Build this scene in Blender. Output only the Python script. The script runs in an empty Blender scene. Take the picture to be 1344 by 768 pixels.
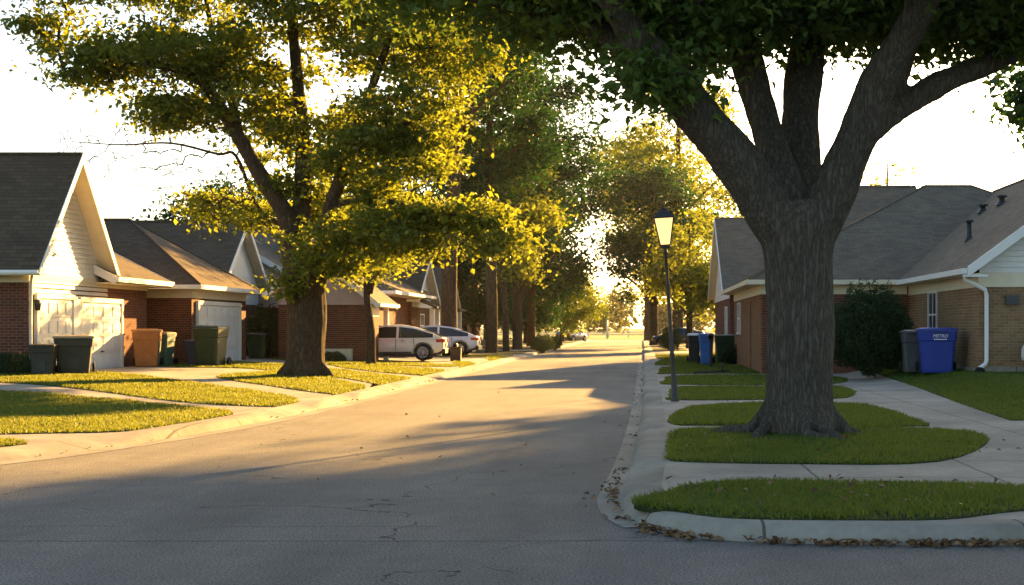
import bpy, bmesh, math, random
import numpy as np
from mathutils import Vector
R = math.radians
random.seed(7)
rng = np.random.default_rng(7)
sc = bpy.context.scene
COL = sc.collection

# ------------------------------------------------------------------ camera, sky, sun, exposure
EYE = 1.6
cam_d = bpy.data.cameras.new('camera'); cam = bpy.data.objects.new('camera', cam_d); COL.objects.link(cam)
cam.location = (0, 0, EYE); cam.rotation_euler = (R(90), 0, 0)
cam_d.lens = 50; cam_d.sensor_width = 36
cam_d.shift_x = -170/1344; cam_d.shift_y = 46/1344
cam_d.clip_start = 0.1; cam_d.clip_end = 5000
sc.camera = cam
HAZE = 0.00006
SUN_AZ, SUN_EL = 21.5, 14.0       # degrees clockwise from +Y, degrees above the horizon
w = bpy.data.worlds.new('World'); sc.world = w; w.use_nodes = True
nt = w.node_tree; bg = nt.nodes['Background']
sky = nt.nodes.new('ShaderNodeTexSky'); sky.sky_type = 'NISHITA'; sky.sun_disc = False
sky.sun_elevation = R(SUN_EL); sky.sun_rotation = R(SUN_AZ); sky.air_density = 1.0; sky.dust_density = 1.5; sky.ozone_density = 1.0
nt.links.new(sky.outputs[0], bg.inputs[0]); bg.inputs[1].default_value = 0.051
sl = bpy.data.lights.new('sun', 'SUN'); sl.energy = 5.0; sl.angle = R(0.5); sl.color = (1.0, 0.56, 0.15)
so = bpy.data.objects.new('sun', sl); COL.objects.link(so)
sd = Vector((math.sin(R(SUN_AZ))*math.cos(R(SUN_EL)), math.cos(R(SUN_AZ))*math.cos(R(SUN_EL)), math.sin(R(SUN_EL))))
so.rotation_euler = sd.to_track_quat('Z', 'Y').to_euler(); so.location = sd*100
vs = sc.view_settings
vs.view_transform = 'Standard'; vs.look = 'None'; vs.gamma = 1; vs.use_curve_mapping = False; vs.exposure = 2.68
sc.cycles.use_denoising = True
sc.cycles.max_bounces = 6; sc.cycles.transparent_max_bounces = 6; sc.cycles.diffuse_bounces = 3
sc.cycles.caustics_reflective = False; sc.cycles.caustics_refractive = False

# ------------------------------------------------------------------ measuring helpers
F = 1867.0; VX, VY = 842.0, 430.0
def G(px, py, z=0.13):                       # a photo point lying on ground of height z
    y = F*(EYE-z)/(py-VY); return ((px-VX)/F*y, y)
def A(px, py, y):                            # a photo point at distance y
    return Vector(((px-VX)/F*y, y, EYE-(py-VY)/F*y))
def ss(t): t = min(1, max(0, t)); return t*t*(3-2*t)
def H(x, y=0):                               # height of the lawns and pavements
    if x < 0: return 0.13 + 0.22*ss((-x-8)/8)
    return 0.13 + 0.32*ss((x-6)/2.4)

# ------------------------------------------------------------------ object helpers
def tag(o, label=None, cat=None, group=None, kind=None):
    if label: o['label'] = label
    if cat: o['category'] = cat
    if group: o['group'] = group
    if kind: o['kind'] = kind
    return o
def empty(name, loc, label, cat, group=None, rz=0):
    o = bpy.data.objects.new(name, None); COL.objects.link(o); o.location = loc; o.rotation_euler = (0, 0, rz)
    o.empty_display_size = 0.3
    return tag(o, label, cat, group)
def copy_tree(o, parent=None):
    kids = list(o.children)
    c = o.copy(); COL.objects.link(c)
    if parent is not None: c.parent = parent
    for k in kids: copy_tree(k, c)
    return c
def auto_uv(p, n):
    n = Vector(n)
    hx = math.hypot(n.x, n.y)
    if hx < 1e-3: return [(q[0], q[1]) for q in p]
    t = Vector((0, 0, 1)).cross(n).normalized(); s = n.cross(t).normalized()
    return [(Vector(q).dot(t), Vector(q).dot(s)) for q in p]
class MB:
    def __init__(s): s.v = []; s.f = []; s.uv = []; s.sm = []
    def poly(s, pts, smooth=False, uv=None):
        pts = [Vector(p) for p in pts]
        if uv is None:
            n = Vector((0, 0, 0))
            for i in range(len(pts)):
                a, b = pts[i], pts[(i+1) % len(pts)]
                n += Vector(((a.y-b.y)*(a.z+b.z), (a.z-b.z)*(a.x+b.x), (a.x-b.x)*(a.y+b.y)))
            uv = auto_uv(pts, n.normalized() if n.length > 0 else (0, 0, 1))
        i0 = len(s.v); s.v += [tuple(p) for p in pts]
        s.f.append(list(range(i0, i0+len(pts)))); s.uv += uv; s.sm.append(smooth)
        return s
    def box(s, x0, x1, y0, y1, z0, z1):
        P = lambda x, y, z: (x, y, z)
        s.poly([P(x0,y0,z0),P(x1,y0,z0),P(x1,y0,z1),P(x0,y0,z1)])
        s.poly([P(x1,y1,z0),P(x0,y1,z0),P(x0,y1,z1),P(x1,y1,z1)])
        s.poly([P(x1,y0,z0),P(x1,y1,z0),P(x1,y1,z1),P(x1,y0,z1)])
        s.poly([P(x0,y1,z0),P(x0,y0,z0),P(x0,y0,z1),P(x0,y1,z1)])
        s.poly([P(x0,y0,z1),P(x1,y0,z1),P(x1,y1,z1),P(x0,y1,z1)])
        s.poly([P(x0,y1,z0),P(x1,y1,z0),P(x1,y0,z0),P(x0,y0,z0)])
        return s
    def slab(s, pts, d):                     # polygon pushed along vector d
        pts = [Vector(p) for p in pts]; d = Vector(d); q = [p+d for p in pts]
        n = (pts[1]-pts[0]).cross(pts[2]-pts[0])
        if n.dot(d) > 0: pts, q = pts[::-1], q[::-1]
        s.poly(pts); s.poly(q[::-1])
        k = len(pts)
        for i in range(k): s.poly([pts[i], q[i], q[(i+1) % k], pts[(i+1) % k]])
        return s
    def tube(s, pts, rad, n=8, cap=True, twist=0):
        pts = [Vector(p) for p in pts]
        if not hasattr(rad, '__len__'): rad = [rad]*len(pts)
        rings = []; up = None
        for i, p in enumerate(pts):
            d = (pts[min(i+1, len(pts)-1)]-pts[max(i-1, 0)]).normalized()
            if up is None: up = Vector((1, 0, 0)) if abs(d.x) < .8 else Vector((0, 1, 0))
            a = (up-d*up.dot(d)).normalized(); up = a; b = d.cross(a)
            rings.append([p+(a*math.cos(2*math.pi*k/n+twist)+b*math.sin(2*math.pi*k/n+twist))*rad[i] for k in range(n)])
        i0 = len(s.v)
        for r in rings: s.v += [tuple(q) for q in r]
        L = 0
        for i in range(len(pts)-1):
            L2 = L+(pts[i+1]-pts[i]).length
            for k in range(n):
                k2 = (k+1) % n
                s.f.append([i0+i*n+k, i0+i*n+k2, i0+(i+1)*n+k2, i0+(i+1)*n+k]); s.sm.append(n > 5)
                s.uv += [(k/n, L), ((k+1)/n, L), ((k+1)/n, L2), (k/n, L2)]
            L = L2
        if cap:
            for base, rev in ((i0, True), (i0+(len(pts)-1)*n, False)):
                f = [base+k for k in range(n)]
                s.f.append(f[::-1] if rev else f); s.sm.append(False); s.uv += [(0, 0)]*n
        return s
    def lathe(s, prof, c=(0, 0, 0), n=20, axis='z', a0=0):
        i0 = len(s.v); c = Vector(c)
        for r, z in prof:
            for k in range(n):
                a = 2*math.pi*k/n+a0; u, v = r*math.cos(a), r*math.sin(a)
                q = {'z': (u, v, z), 'y': (u, z, -v), 'x': (z, u, v)}[axis]
                s.v.append(tuple(c+Vector(q)))
        for i in range(len(prof)-1):
            for k in range(n):
                k2 = (k+1) % n
                s.f.append([i0+i*n+k, i0+i*n+k2, i0+(i+1)*n+k2, i0+(i+1)*n+k]); s.sm.append(n > 8); s.uv += [(k/n, prof[i][1]), ((k+1)/n, prof[i][1]), ((k+1)/n, prof[i+1][1]), (k/n, prof[i+1][1])]
        return s
    def build(s, name, m, parent=None, origin=(0, 0, 0), bevel=0, auto=None):
        s.parts = None
        me = bpy.data.meshes.new(name)
        o3 = Vector(origin)
        me.from_pydata([tuple(Vector(v)-o3) for v in s.v], [], s.f)
        if len(s.uv) == len(me.loops):
            ul = me.uv_layers.new(name='UVMap'); ul.data.foreach_set('uv', np.array(s.uv, dtype=np.float32).ravel())
        me.polygons.foreach_set('use_smooth', np.array(s.sm, dtype=bool))
        me.materials.append(m); me.update()
        o = bpy.data.objects.new(name, me); COL.objects.link(o)
        if parent is not None: o.parent = parent
        else: o.location = o3
        if bevel:
            md = o.modifiers.new('bevel', 'BEVEL'); md.width = bevel; md.segments = 2; md.limit_method = 'ANGLE'
            bm = bmesh.new(); bm.from_mesh(me); bmesh.ops.remove_doubles(bm, verts=bm.verts, dist=1e-4); bm.to_mesh(me); bm.free()
        return o
def np_mesh(name, verts, quads, m, parent=None, smooth=False):
    me = bpy.data.meshes.new(name); k = quads.shape[1]
    me.vertices.add(len(verts)); me.vertices.foreach_set('co', verts.astype(np.float32).ravel())
    me.loops.add(quads.size); me.loops.foreach_set('vertex_index', quads.astype(np.int32).ravel())
    me.polygons.add(len(quads)); me.polygons.foreach_set('loop_start', np.arange(0, quads.size, k, dtype=np.int32))
    me.polygons.foreach_set('loop_total', np.full(len(quads), k, dtype=np.int32))
    me.polygons.foreach_set('use_smooth', np.full(len(quads), smooth, dtype=bool))
    me.update(calc_edges=True); me.materials.append(m)
    o = bpy.data.objects.new(name, me); COL.objects.link(o)
    if parent is not None: o.parent = parent
    return o
def baked(o):                                # apply an object's modifiers
    dg = bpy.context.evaluated_depsgraph_get(); dg.update()
    me = bpy.data.meshes.new_from_object(o.evaluated_get(dg)); o.modifiers.clear(); old = o.data; o.data = me
    bpy.data.meshes.remove(old); return o

# ------------------------------------------------------------------ materials
class NT:
    def __init__(s, name, rough=.8, spec=.3):
        s.m = bpy.data.materials.new(name); s.m.use_nodes = True; s.t = s.m.node_tree
        s.p = s.t.nodes['Principled BSDF']; s.p.inputs['Roughness'].default_value = rough
        s.p.inputs['Specular IOR Level'].default_value = spec
    def n(s, typ, **kw):
        x = s.t.nodes.new(typ)
        for k, v in kw.items():
            if k in x.inputs.keys() if hasattr(x.inputs, 'keys') else False: x.inputs[k].default_value = v
            else: setattr(x, k, v)
        return x
    def l(s, a, b): s.t.links.new(a, b)
    def obj(s): 
        return s.n('ShaderNodeTexCoord').outputs['Object']
    def uv(s): return s.n('ShaderNodeTexCoord').outputs['UV']
    def mapping(s, src, scale=(1, 1, 1), loc=(0, 0, 0)):
        mp = s.n('ShaderNodeMapping'); mp.inputs['Scale'].default_value = scale; mp.inputs['Location'].default_value = loc
        s.l(src, mp.inputs['Vector']); return mp.outputs[0]
    def noise(s, src, scale, detail=5, rough=.6):
        x = s.n('ShaderNodeTexNoise'); x.inputs['Scale'].default_value = scale; x.inputs['Detail'].default_value = detail; x.inputs['Roughness'].default_value = rough
        s.l(src, x.inputs['Vector']); return x.outputs[0]
    def ramp(s, src, stops):
        x = s.n('ShaderNodeValToRGB'); e = x.color_ramp.elements
        while len(e) < len(stops): e.new(.5)
        for i, (p, c) in enumerate(stops): e[i].position = p; e[i].color = (*c, 1) if len(c) == 3 else c
        s.l(src, x.inputs[0]); return x.outputs[0]
    def mix(s, fac, a, b, mode='MIX'):
        x = s.n('ShaderNodeMix'); x.data_type = 'RGBA'; x.blend_type = mode
        for sock, v in ((x.inputs[0], fac), (x.inputs[6], a), (x.inputs[7], b)):
            if hasattr(v, 'is_output'): s.l(v, sock)
            else: sock.default_value = v if not isinstance(v, tuple) else ((*v, 1) if len(v) == 3 else v)
        return x.outputs[2]
    def math(s, op, a, b=0, c=0):
        x = s.n('ShaderNodeMath'); x.operation = op
        for sock, v in zip(x.inputs, (a, b, c)):
            if hasattr(v, 'is_output'): s.l(v, sock)
            else: sock.default_value = v
        return x.outputs[0]
    def bump(s, h, dist, strength=1.0):
        b = s.n('ShaderNodeBump'); b.inputs['Distance'].default_value = dist; b.inputs['Strength'].default_value = strength
        s.l(h, b.inputs['Height']); s.l(b.outputs[0], s.p.inputs['Normal']); return b
    def col(s, c):
        if hasattr(c, 'is_output'): s.l(c, s.p.inputs['Base Color'])
        else: s.p.inputs['Base Color'].default_value = (*c, 1)
        return s
def mul(c, k): return tuple(min(1, x*k) for x in c)
def plain(name, c, rough=.5, spec=.4, var=.12, scale=6, metal=0, bump=0):
    t = NT(name, rough, spec); o = t.obj(); f = t.noise(o, scale, 4)
    t.col(t.ramp(f, [(.3, mul(c, 1-var)), (.7, mul(c, 1+var))])); t.p.inputs['Metallic'].default_value = metal
    if bump: t.bump(t.noise(o, 60, 4), bump)
    return t.m
def brick(name, c1, c2, mortar, lit=.0):
    t = NT(name, .9, .2); uv = t.uv()
    b = t.n('ShaderNodeTexBrick'); t.l(uv, b.inputs['Vector'])
    b.inputs['Color1'].default_value = (*c1, 1); b.inputs['Color2'].default_value = (*c2, 1); b.inputs['Mortar'].default_value = (*mortar, 1)
    b.inputs['Scale'].default_value = 1; b.inputs['Brick Width'].default_value = .22; b.inputs['Row Height'].default_value = .08
    b.inputs['Mortar Size'].default_value = .009; b.inputs['Mortar Smooth'].default_value = .3; b.inputs['Bias'].default_value = -.1
    n1 = t.noise(uv, .7, 3); n2 = t.noise(uv, 30, 3)
    c = t.mix(.35, b.outputs[0], t.ramp(n2, [(.3, (.35, .35, .35)), (.7, (1, 1, 1))]), 'MULTIPLY')
    c = t.mix(.35, c, t.ramp(n1, [(.3, (.55, .52, .5)), (.7, (1, 1, 1))]), 'MULTIPLY')
    t.col(c)
    h = t.math('SUBTRACT', t.math('MULTIPLY', n2, .25), b.outputs['Fac'])
    t.bump(h, .012); return t.m
def shingle(name, c, c2):
    t = NT(name, .95, .15); uv = t.uv()
    b = t.n('ShaderNodeTexBrick'); t.l(uv, b.inputs['Vector'])
    b.inputs['Color1'].default_value = (*c, 1); b.inputs['Color2'].default_value = (*c2, 1); b.inputs['Mortar'].default_value = (*mul(c, .5), 1)
    b.inputs['Scale'].default_value = 1; b.inputs['Brick Width'].default_value = .32; b.inputs['Row Height'].default_value = .145
    b.inputs['Mortar Size'].default_value = .008; b.inputs['Bias'].default_value = 0
    n1 = t.noise(uv, .5, 4); n2 = t.noise(uv, 45, 3)
    cc = t.mix(.5, b.outputs[0], t.ramp(n2, [(.25, (.45, .45, .45)), (.75, (1.25, 1.25, 1.25))]), 'MULTIPLY')
    cc = t.mix(.4, cc, t.ramp(n1, [(.3, (.6, .6, .62)), (.7, (1.1, 1.1, 1.05))]), 'MULTIPLY')
    t.col(cc)
    sep = t.n('ShaderNodeSeparateXYZ'); t.l(uv, sep.inputs[0])
    saw = t.math('FRACT', t.math('DIVIDE', sep.outputs[1], .145))
    h = t.math('ADD', t.math('MULTIPLY', saw, -1.0), t.math('MULTIPLY', n2, .5))
    t.bump(h, .012); return t.m
def bark(name, c, c2, sc_=1.0):
    t = NT(name, .95, .1); o = t.obj()
    m = t.mapping(o, (17*sc_, 17*sc_, 2.6*sc_)); n1 = t.noise(m, 1.0, 8, .6)
    m2 = t.mapping(o, (40*sc_, 40*sc_, 8*sc_)); n2 = t.noise(m2, 1.0, 6, .65)
    rid = t.math('MULTIPLY', t.math('ABSOLUTE', t.math('SUBTRACT', n1, .5)), 7.0)
    rid = t.math('MINIMUM', rid, 1.0)
    rid2 = t.math('MINIMUM', t.math('MULTIPLY', t.math('ABSOLUTE', t.math('SUBTRACT', n2, .5)), 8.0), 1.0)
    n3 = t.noise(o, 1.1, 4)
    hh = t.math('ADD', t.math('MULTIPLY', rid, .65), t.math('MULTIPLY', rid2, .35))
    cc = t.ramp(hh, [(.05, mul(c, .55)), (.4, c), (1.0, c2)])
    cc = t.mix(.5, cc, t.ramp(n3, [(.3, (.65, .66, .62)), (.7, (1.15, 1.1, 1.05))]), 'MULTIPLY')
    t.col(cc); t.bump(hh, .035/sc_); return t.m
def leaf(name, dark, mid, lightc, trans, tf=.42):
    t = NT(name, .55, .35)
    g = t.n('ShaderNodeNewGeometry'); r = g.outputs['Random Per Island']
    c = t.ramp(r, [(.0, dark), (.55, mid), (1.0, lightc)]); t.col(c)
    tr = t.n('ShaderNodeBsdfTranslucent'); tc = t.ramp(r, [(.0, mul(trans, .6)), (1.0, trans)]); t.l(tc, tr.inputs[0])
    mx = t.n('ShaderNodeMixShader'); mx.inputs[0].default_value = tf
    out = t.t.nodes['Material Output']; t.l(t.p.outputs[0], mx.inputs[1]); t.l(tr.outputs[0], mx.inputs[2]); t.l(mx.outputs[0], out.inputs[0])
    return t.m
def concrete(name, c, joints=True, jw=1.75, jh=1.75, off=0):
    t = NT(name, .9, .25); o = t.mapping(t.obj(), (1, 1, 1), (off, 0, 0))
    n1 = t.noise(o, .6, 6); n2 = t.noise(o, 9, 5); n3 = t.noise(o, 90, 3)
    cc = t.ramp(n1, [(.28, mul(c, .6)), (.7, mul(c, 1.12))])
    cc = t.mix(.5, cc, t.ramp(n2, [(.3, (.7, .68, .64)), (.7, (1.1, 1.1, 1.1))]), 'MULTIPLY')
    cc = t.mix(.4, cc, t.ramp(n3, [(.3, (.7, .7, .7)), (.7, (1.15, 1.15, 1.15))]), 'MULTIPLY')
    if joints:
        b = t.n('ShaderNodeTexBrick'); nz = t.n('ShaderNodeTexNoise'); nz.inputs['Scale'].default_value = 1.2; t.l(o, nz.inputs['Vector'])
        mv = t.n('ShaderNodeVectorMath'); mv.operation = 'MULTIPLY_ADD'; t.l(nz.outputs[1], mv.inputs[0]); mv.inputs[1].default_value = (.06, .06, 0); t.l(o, mv.inputs[2])
        t.l(mv.outputs[0], b.inputs['Vector'])
        b.offset = 0; b.inputs['Scale'].default_value = 1; b.inputs['Brick Width'].default_value = jw; b.inputs['Row Height'].default_value = jh; b.inputs['Mortar Size'].default_value = .013
        cc = t.mix(t.math('MULTIPLY', b.outputs['Fac'], .8), cc, (.05, .042, .035))
    t.col(cc); t.bump(n3, .004); return t.m
def asphalt(name):
    t = NT(name, .88, .3); o = t.obj()
    n1 = t.noise(o, .35, 5); n2 = t.noise(o, 3.0, 5); n3 = t.noise(o, 55, 3, .7); n4 = t.noise(o, 150, 2, .7)
    cc = t.ramp(n1, [(.3, (.172, .158, .138)), (.7, (.245, .224, .19))])
    cc = t.mix(.4, cc, t.ramp(n2, [(.3, (.72, .72, .72)), (.7, (1.15, 1.15, 1.15))]), 'MULTIPLY')
    cc = t.mix(1.0, cc, t.ramp(n3, [(.41, (.5, .5, .5)), (.6, (1.45, 1.45, 1.45))]), 'MULTIPLY')
    cc = t.mix(.55, cc, t.ramp(t.noise(t.mapping(o, (1.1, .12, 1)), 1.0, 4), [(.35, (.66, .66, .67)), (.6, (1.08, 1.08, 1.08))]), 'MULTIPLY')
    cc = t.mix(.5, cc, t.ramp(n4, [(.42, (.55, .55, .55)), (.6, (1.4, 1.4, 1.4))]), 'MULTIPLY')
    sep = t.n('ShaderNodeSeparateXYZ'); t.l(o, sep.inputs[0])
    wob = t.noise(o, .8, 6); wob2 = t.noise(o, 7, 4)
    def seam(y, wd, amp):
        yy = t.math('ADD', sep.outputs[1], t.math('ADD', t.math('MULTIPLY', wob, amp), t.math('MULTIPLY', wob2, .05)))
        return t.math('LESS_THAN', t.math('ABSOLUTE', t.math('SUBTRACT', yy, y)), wd)
    s1 = seam(10.73, .014, .1)
    s2 = t.math('MULTIPLY', seam(11.6, .008, .3), t.math('GREATER_THAN', t.noise(o, .5, 2), .5))
    # wandering cracks
    vo = t.n('ShaderNodeTexVoronoi'); vo.feature = 'DISTANCE_TO_EDGE'; vo.inputs['Scale'].default_value = .28
    nz = t.n('ShaderNodeTexNoise'); nz.inputs['Scale'].default_value = .9; nz.inputs['Detail'].default_value = 6; t.l(o, nz.inputs['Vector'])
    mv = t.n('ShaderNodeVectorMath'); mv.operation = 'MULTIPLY_ADD'; t.l(nz.outputs[1], mv.inputs[0]); mv.inputs[1].default_value = (2.2, 2.2, 0); t.l(o, mv.inputs[2]); t.l(mv.outputs[0], vo.inputs['Vector'])
    cr = t.math('MULTIPLY', t.math('LESS_THAN', vo.outputs[0], .0022), t.math('GREATER_THAN', t.noise(o, .45, 2), .5))
    crk = t.math('MINIMUM', t.math('ADD', t.math('ADD', s1, s2), cr), 1)
    cc = t.mix(t.math('MULTIPLY', crk, .85), cc, (.025, .024, .023))
    t.col(cc); t.bump(t.math('ADD', n3, t.math('MULTIPLY', n4, .6)), .012)
    return t.m
M = {}
M['asphalt'] = asphalt('asphalt')
M['concrete'] = concrete('pavement_concrete', (.40, .35, .28))
M['kerb'] = concrete('kerb_concrete', (.34, .31, .25), True, 1.93, 2.31, -.95)
t = NT('soil_and_turf', .95, .1); o = t.obj(); f = t.noise(o, 1.4, 6)
t.col(t.ramp(f, [(.3, (.028, .042, .010)), (.5, (.04, .055, .015)), (.68, (.075, .058, .032))])); t.bump(t.noise(o, 40, 4), .03); M['turf'] = t.m
M['grass'] = leaf('grass_blade', (.020, .066, .011), (.032, .102, .015), (.062, .135, .024), (.36, .38, .03), .42)
M['leaf_big'] = leaf('oak_leaf', (.036, .080, .016), (.060, .118, .024), (.105, .165, .032), (.22, .32, .035), .42)
M['leaf_gold'] = leaf('maple_leaf', (.026, .060, .012), (.048, .10, .018), (.09, .14, .022), (.41, .45, .03), .46)
M['leaf_dark'] = leaf('dark_leaf', (.012, .035, .009), (.022, .062, .014), (.036, .088, .02), (.045, .13, .014), .28)
M['leaf_young'] = leaf('young_leaf', (.06, .09, .012), (.10, .14, .018), (.14, .18, .02), (.40, .46, .03), .5)
M['bush'] = leaf('shrub_leaf', (.012, .03, .008), (.022, .05, .012), (.04, .075, .018), (.08, .12, .02), .25)
M['dry'] = leaf('dry_leaf', (.09, .045, .018), (.19, .10, .04), (.32, .20, .09), (.15, .08, .02), .15)
M['far_leaf'] = leaf('far_leaf', (.03, .045, .015), (.045, .065, .02), (.07, .085, .025), (.2, .2, .03), .4)
M['bark_big'] = bark('oak_bark', (.145, .126, .10), (.23, .205, .165))
M['bark'] = bark('maple_bark', (.10, .07, .045), (.2, .15, .10), 1.2)
M['brick_red'] = brick('red_brick', (.23, .072, .036), (.125, .043, .024), (.24, .18, .13))
M['brick_tan'] = brick('tan_brick', (.36, .22, .11), (.25, .145, .07), (.38, .30, .2))
M['brick_orange'] = brick('orange_brick', (.34, .165, .075), (.24, .11, .05), (.30, .22, .14))
M['shingle_brown'] = shingle('brown_shingle', (.15, .108, .072), (.105, .078, .054))
M['shingle_grey'] = shingle('grey_shingle', (.23, .182, .13), (.165, .132, .096))
M['siding'] = plain('white_siding', (.74, .72, .66), .55, .3, .06, 2)
M['siding_pink'] = plain('pinkish_siding', (.50, .38, .32), .6, .3, .06, 2)
M['siding_sage'] = plain('sage_siding', (.34, .37, .33), .6, .3, .06, 2)
M['trim'] = plain('cream_trim', (.72, .64, .46), .5, .35, .06, 3)
M['white'] = plain('white_trim', (.80, .79, .76), .45, .4, .04, 3)
M['door'] = plain('white_door', (.78, .77, .74), .45, .4, .04, 3)
M['metal_dark'] = plain('dark_metal', (.028, .027, .025), .45, .5, .2, 9)
M['post'] = plain('weathered_post', (.045, .038, .03), .7, .3, .3, 12)
M['rubber'] = plain('rubber', (.018, .018, .018), .8, .2)
M['black'] = plain('black_plastic', (.022, .021, .02), .5, .4)
M['steel'] = plain('steel', (.5, .5, .5), .35, .5, .1, 8, 1)
M['bin_dark'] = plain('dark_bin', (.04, .034, .024), .5, .4, .2, 5)
M['bin_olive'] = plain('olive_bin', (.055, .044, .024), .5, .4, .2, 5)
M['bin_orange'] = plain('orange_brown_bin', (.33, .13, .03), .5, .4, .15, 5)
M['bin_green'] = plain('green_bin', (.016, .040, .016), .5, .4, .15, 5)
M['bin_navy'] = plain('navy_bin', (.022, .028, .055), .5, .4, .15, 5)
M['bin_blue'] = plain('blue_bin', (.008, .034, .27), .42, .45, .1, 5)
M['bin_mid'] = plain('mid_blue_bin', (.03, .12, .40), .45, .45, .1, 5)
M['bin_grey'] = plain('grey_bin', (.07, .075, .08), .5, .4, .15, 5)
M['lid_tan'] = plain('tan_lid', (.36, .26, .14), .5, .4, .15, 5)
M['lid_orange'] = plain('orange_lid', (.42, .20, .06), .5, .4, .15, 5)
M['teal'] = plain('teal_bin', (.05, .12, .10), .5, .4, .15, 5)
def paint(name, c, rough=.25):
    t = NT(name, rough, .5); t.col(c); t.p.inputs['Coat Weight'].default_value = .6; t.p.inputs['Coat Roughness'].default_value = .06
    n = t.noise(t.obj(), 5, 4); t.col(t.ramp(n, [(.3, mul(c, .93)), (.7, c)])); return t.m
M['car_white'] = paint('ivory_car_paint', (.82, .79, .72)); M['car_cool'] = paint('white_car_paint', (.82, .83, .85)); M['car_dark'] = paint('dark_car_paint', (.05, .055, .06))
M['car_blue'] = paint('blue_car_paint', (.03, .06, .22))
t = NT('dark_glass', .06, .6); t.col((.015, .02, .025)); M['glass'] = t.m
t = NT('window_glass', .05, .6); t.col((.03, .04, .045)); M['pane'] = t.m
t = NT('tail_lamp', .2, .5); t.col((.45, .01, .015)); M['red'] = t.m
t = NT('lantern_glass', .3, .5); t.col((.7, .5, .25)); t.p.inputs['Emission Color'].default_value = (1, .56, .18, 1); t.p.inputs['Emission Strength'].default_value = .34; M['lantern'] = t.m
M['cover'] = plain('pale_cover', (.72, .72, .72), .6, .3, .08, 3)
M['field'] = plain('field_grass', (.12, .15, .03), .95, .1, .3, .05)

# ------------------------------------------------------------------ ground, road, kerbs, pavements
MB().poly([(-1500, -300, -.06), (1500, -300, -.06), (1500, 2500, -.06), (-1500, 2500, -.06)]).build('ground', M['turf'])['kind'] = 'structure'
mb = MB().poly([(-90, -25, 0), (90, -25, 0), (90, 12.62, 0), (-90, 12.62, 0)]); mb.poly([(-13, 12.62, 0), (3, 12.62, 0), (3, 176, 0), (-13, 176, 0)]); mb.poly([(-90, 176, 0), (90, 176, 0), (90, 186, 0), (-90, 186, 0)])
mb.build('road', M['asphalt'])['kind'] = 'structure'
mb = MB().poly([(-300, 186, .02), (300, 186, .02), (300, 330, .02), (-300, 330, .02)]); mb.build('field', M['field'])['kind'] = 'structure'

def smooth_path(pts, n=6):
    out = []
    P = [Vector((*p, 0)) for p in pts]
    for i in range(len(P)-1):
        p0, p1, p2, p3 = P[max(i-1, 0)], P[i], P[i+1], P[min(i+2, len(P)-1)]
        for k in range(n):
            t = k/n
            out.append(.5*((2*p1)+(p2-p0)*t+(2*p0-5*p1+4*p2-p3)*t*t+(3*p1-p0-3*p2+p3)*t**3))
    out.append(P[-1]); return out
def norms(path, side):
    N = []
    for i, p in enumerate(path):
        d = (path[min(i+1, len(path)-1)]-path[max(i-1, 0)]).normalized()
        N.append(Vector((-d.y, d.x, 0))*side)
    return N
RP = smooth_path([(.12, 176), (.1, 120), (.08, 80), (.05, 55), (.03, 38), (0, 28), (-.06, 21), (-.13, 16.5), (-.21, 13.9), (-.22, 13.0), (-.1, 11.9), (.24, 11.0), (.8, 10.62), (1.6, 10.5), (2.6, 10.47), (3.4, 10.52), (6, 10.55), (14, 10.55), (30, 10.55), (70, 10.55)])
LP = smooth_path([(-6.3, 176), (-6.25, 120), (-6.2, 80), (-6.2, 55), (-6.2, 38), (-6.25, 29), (-6.45, 23.5), (-6.9, 19.8), (-7.6, 16.9), (-9, 14.6), (-12, 13.1), (-18, 12.7), (-40, 12.65), (-80, 12.65)])
def kerb(name, path, side, aprons, width=.42):
    N = norms(path, side); mb = MB(); rows = []
    for p, n in zip(path, N):
        a = 0
        for (y0, y1, sft) in aprons:
            a = max(a, min(ss((p.y-y0+sft)/sft), ss((y1+sft-p.y)/sft)))
        steep = [(0, .0), (.03, .05), (.07, .105), (.13, .130), (.20, .136), (width, .13)]
        flat = [(0, .0), (.03, .022), (.09, .04), (.18, .065), (.28, .092), (width, .13)]
        rows.append([tuple(p+n*(u*(1-a)+v*a))[:2]+(zu*(1-a)+zv*a,) for (u, zu), (v, zv) in zip(steep, flat)])
    for i in range(len(rows)-1):
        for k in range(len(rows[0])-1):
            q = [rows[i][k], rows[i+1][k], rows[i+1][k+1], rows[i][k+1]]
            mb.poly(q if side > 0 else q[::-1], True)
    o = mb.build(name, M['kerb']); o['kind'] = 'structure'
    bm = bmesh.new(); bm.from_mesh(o.data); bmesh.ops.remove_doubles(bm, verts=bm.verts, dist=1e-4); bm.to_mesh(o.data); bm.free()
    return [p+n*(width-.002) for p, n in zip(path, N)]
# a denser path gives clean aprons
def resample(path, step):
    out = [path[0]]
    for a, b in zip(path, path[1:]):
        k = max(1, int((b-a).length/step))
        if a.y > 60 or abs(a.x) > 20: k = 1
        for j in range(1, k+1): out.append(a.lerp(b, j/k))
    return out
RP = resample(RP, .25); LP = resample(LP, .3)
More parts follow.
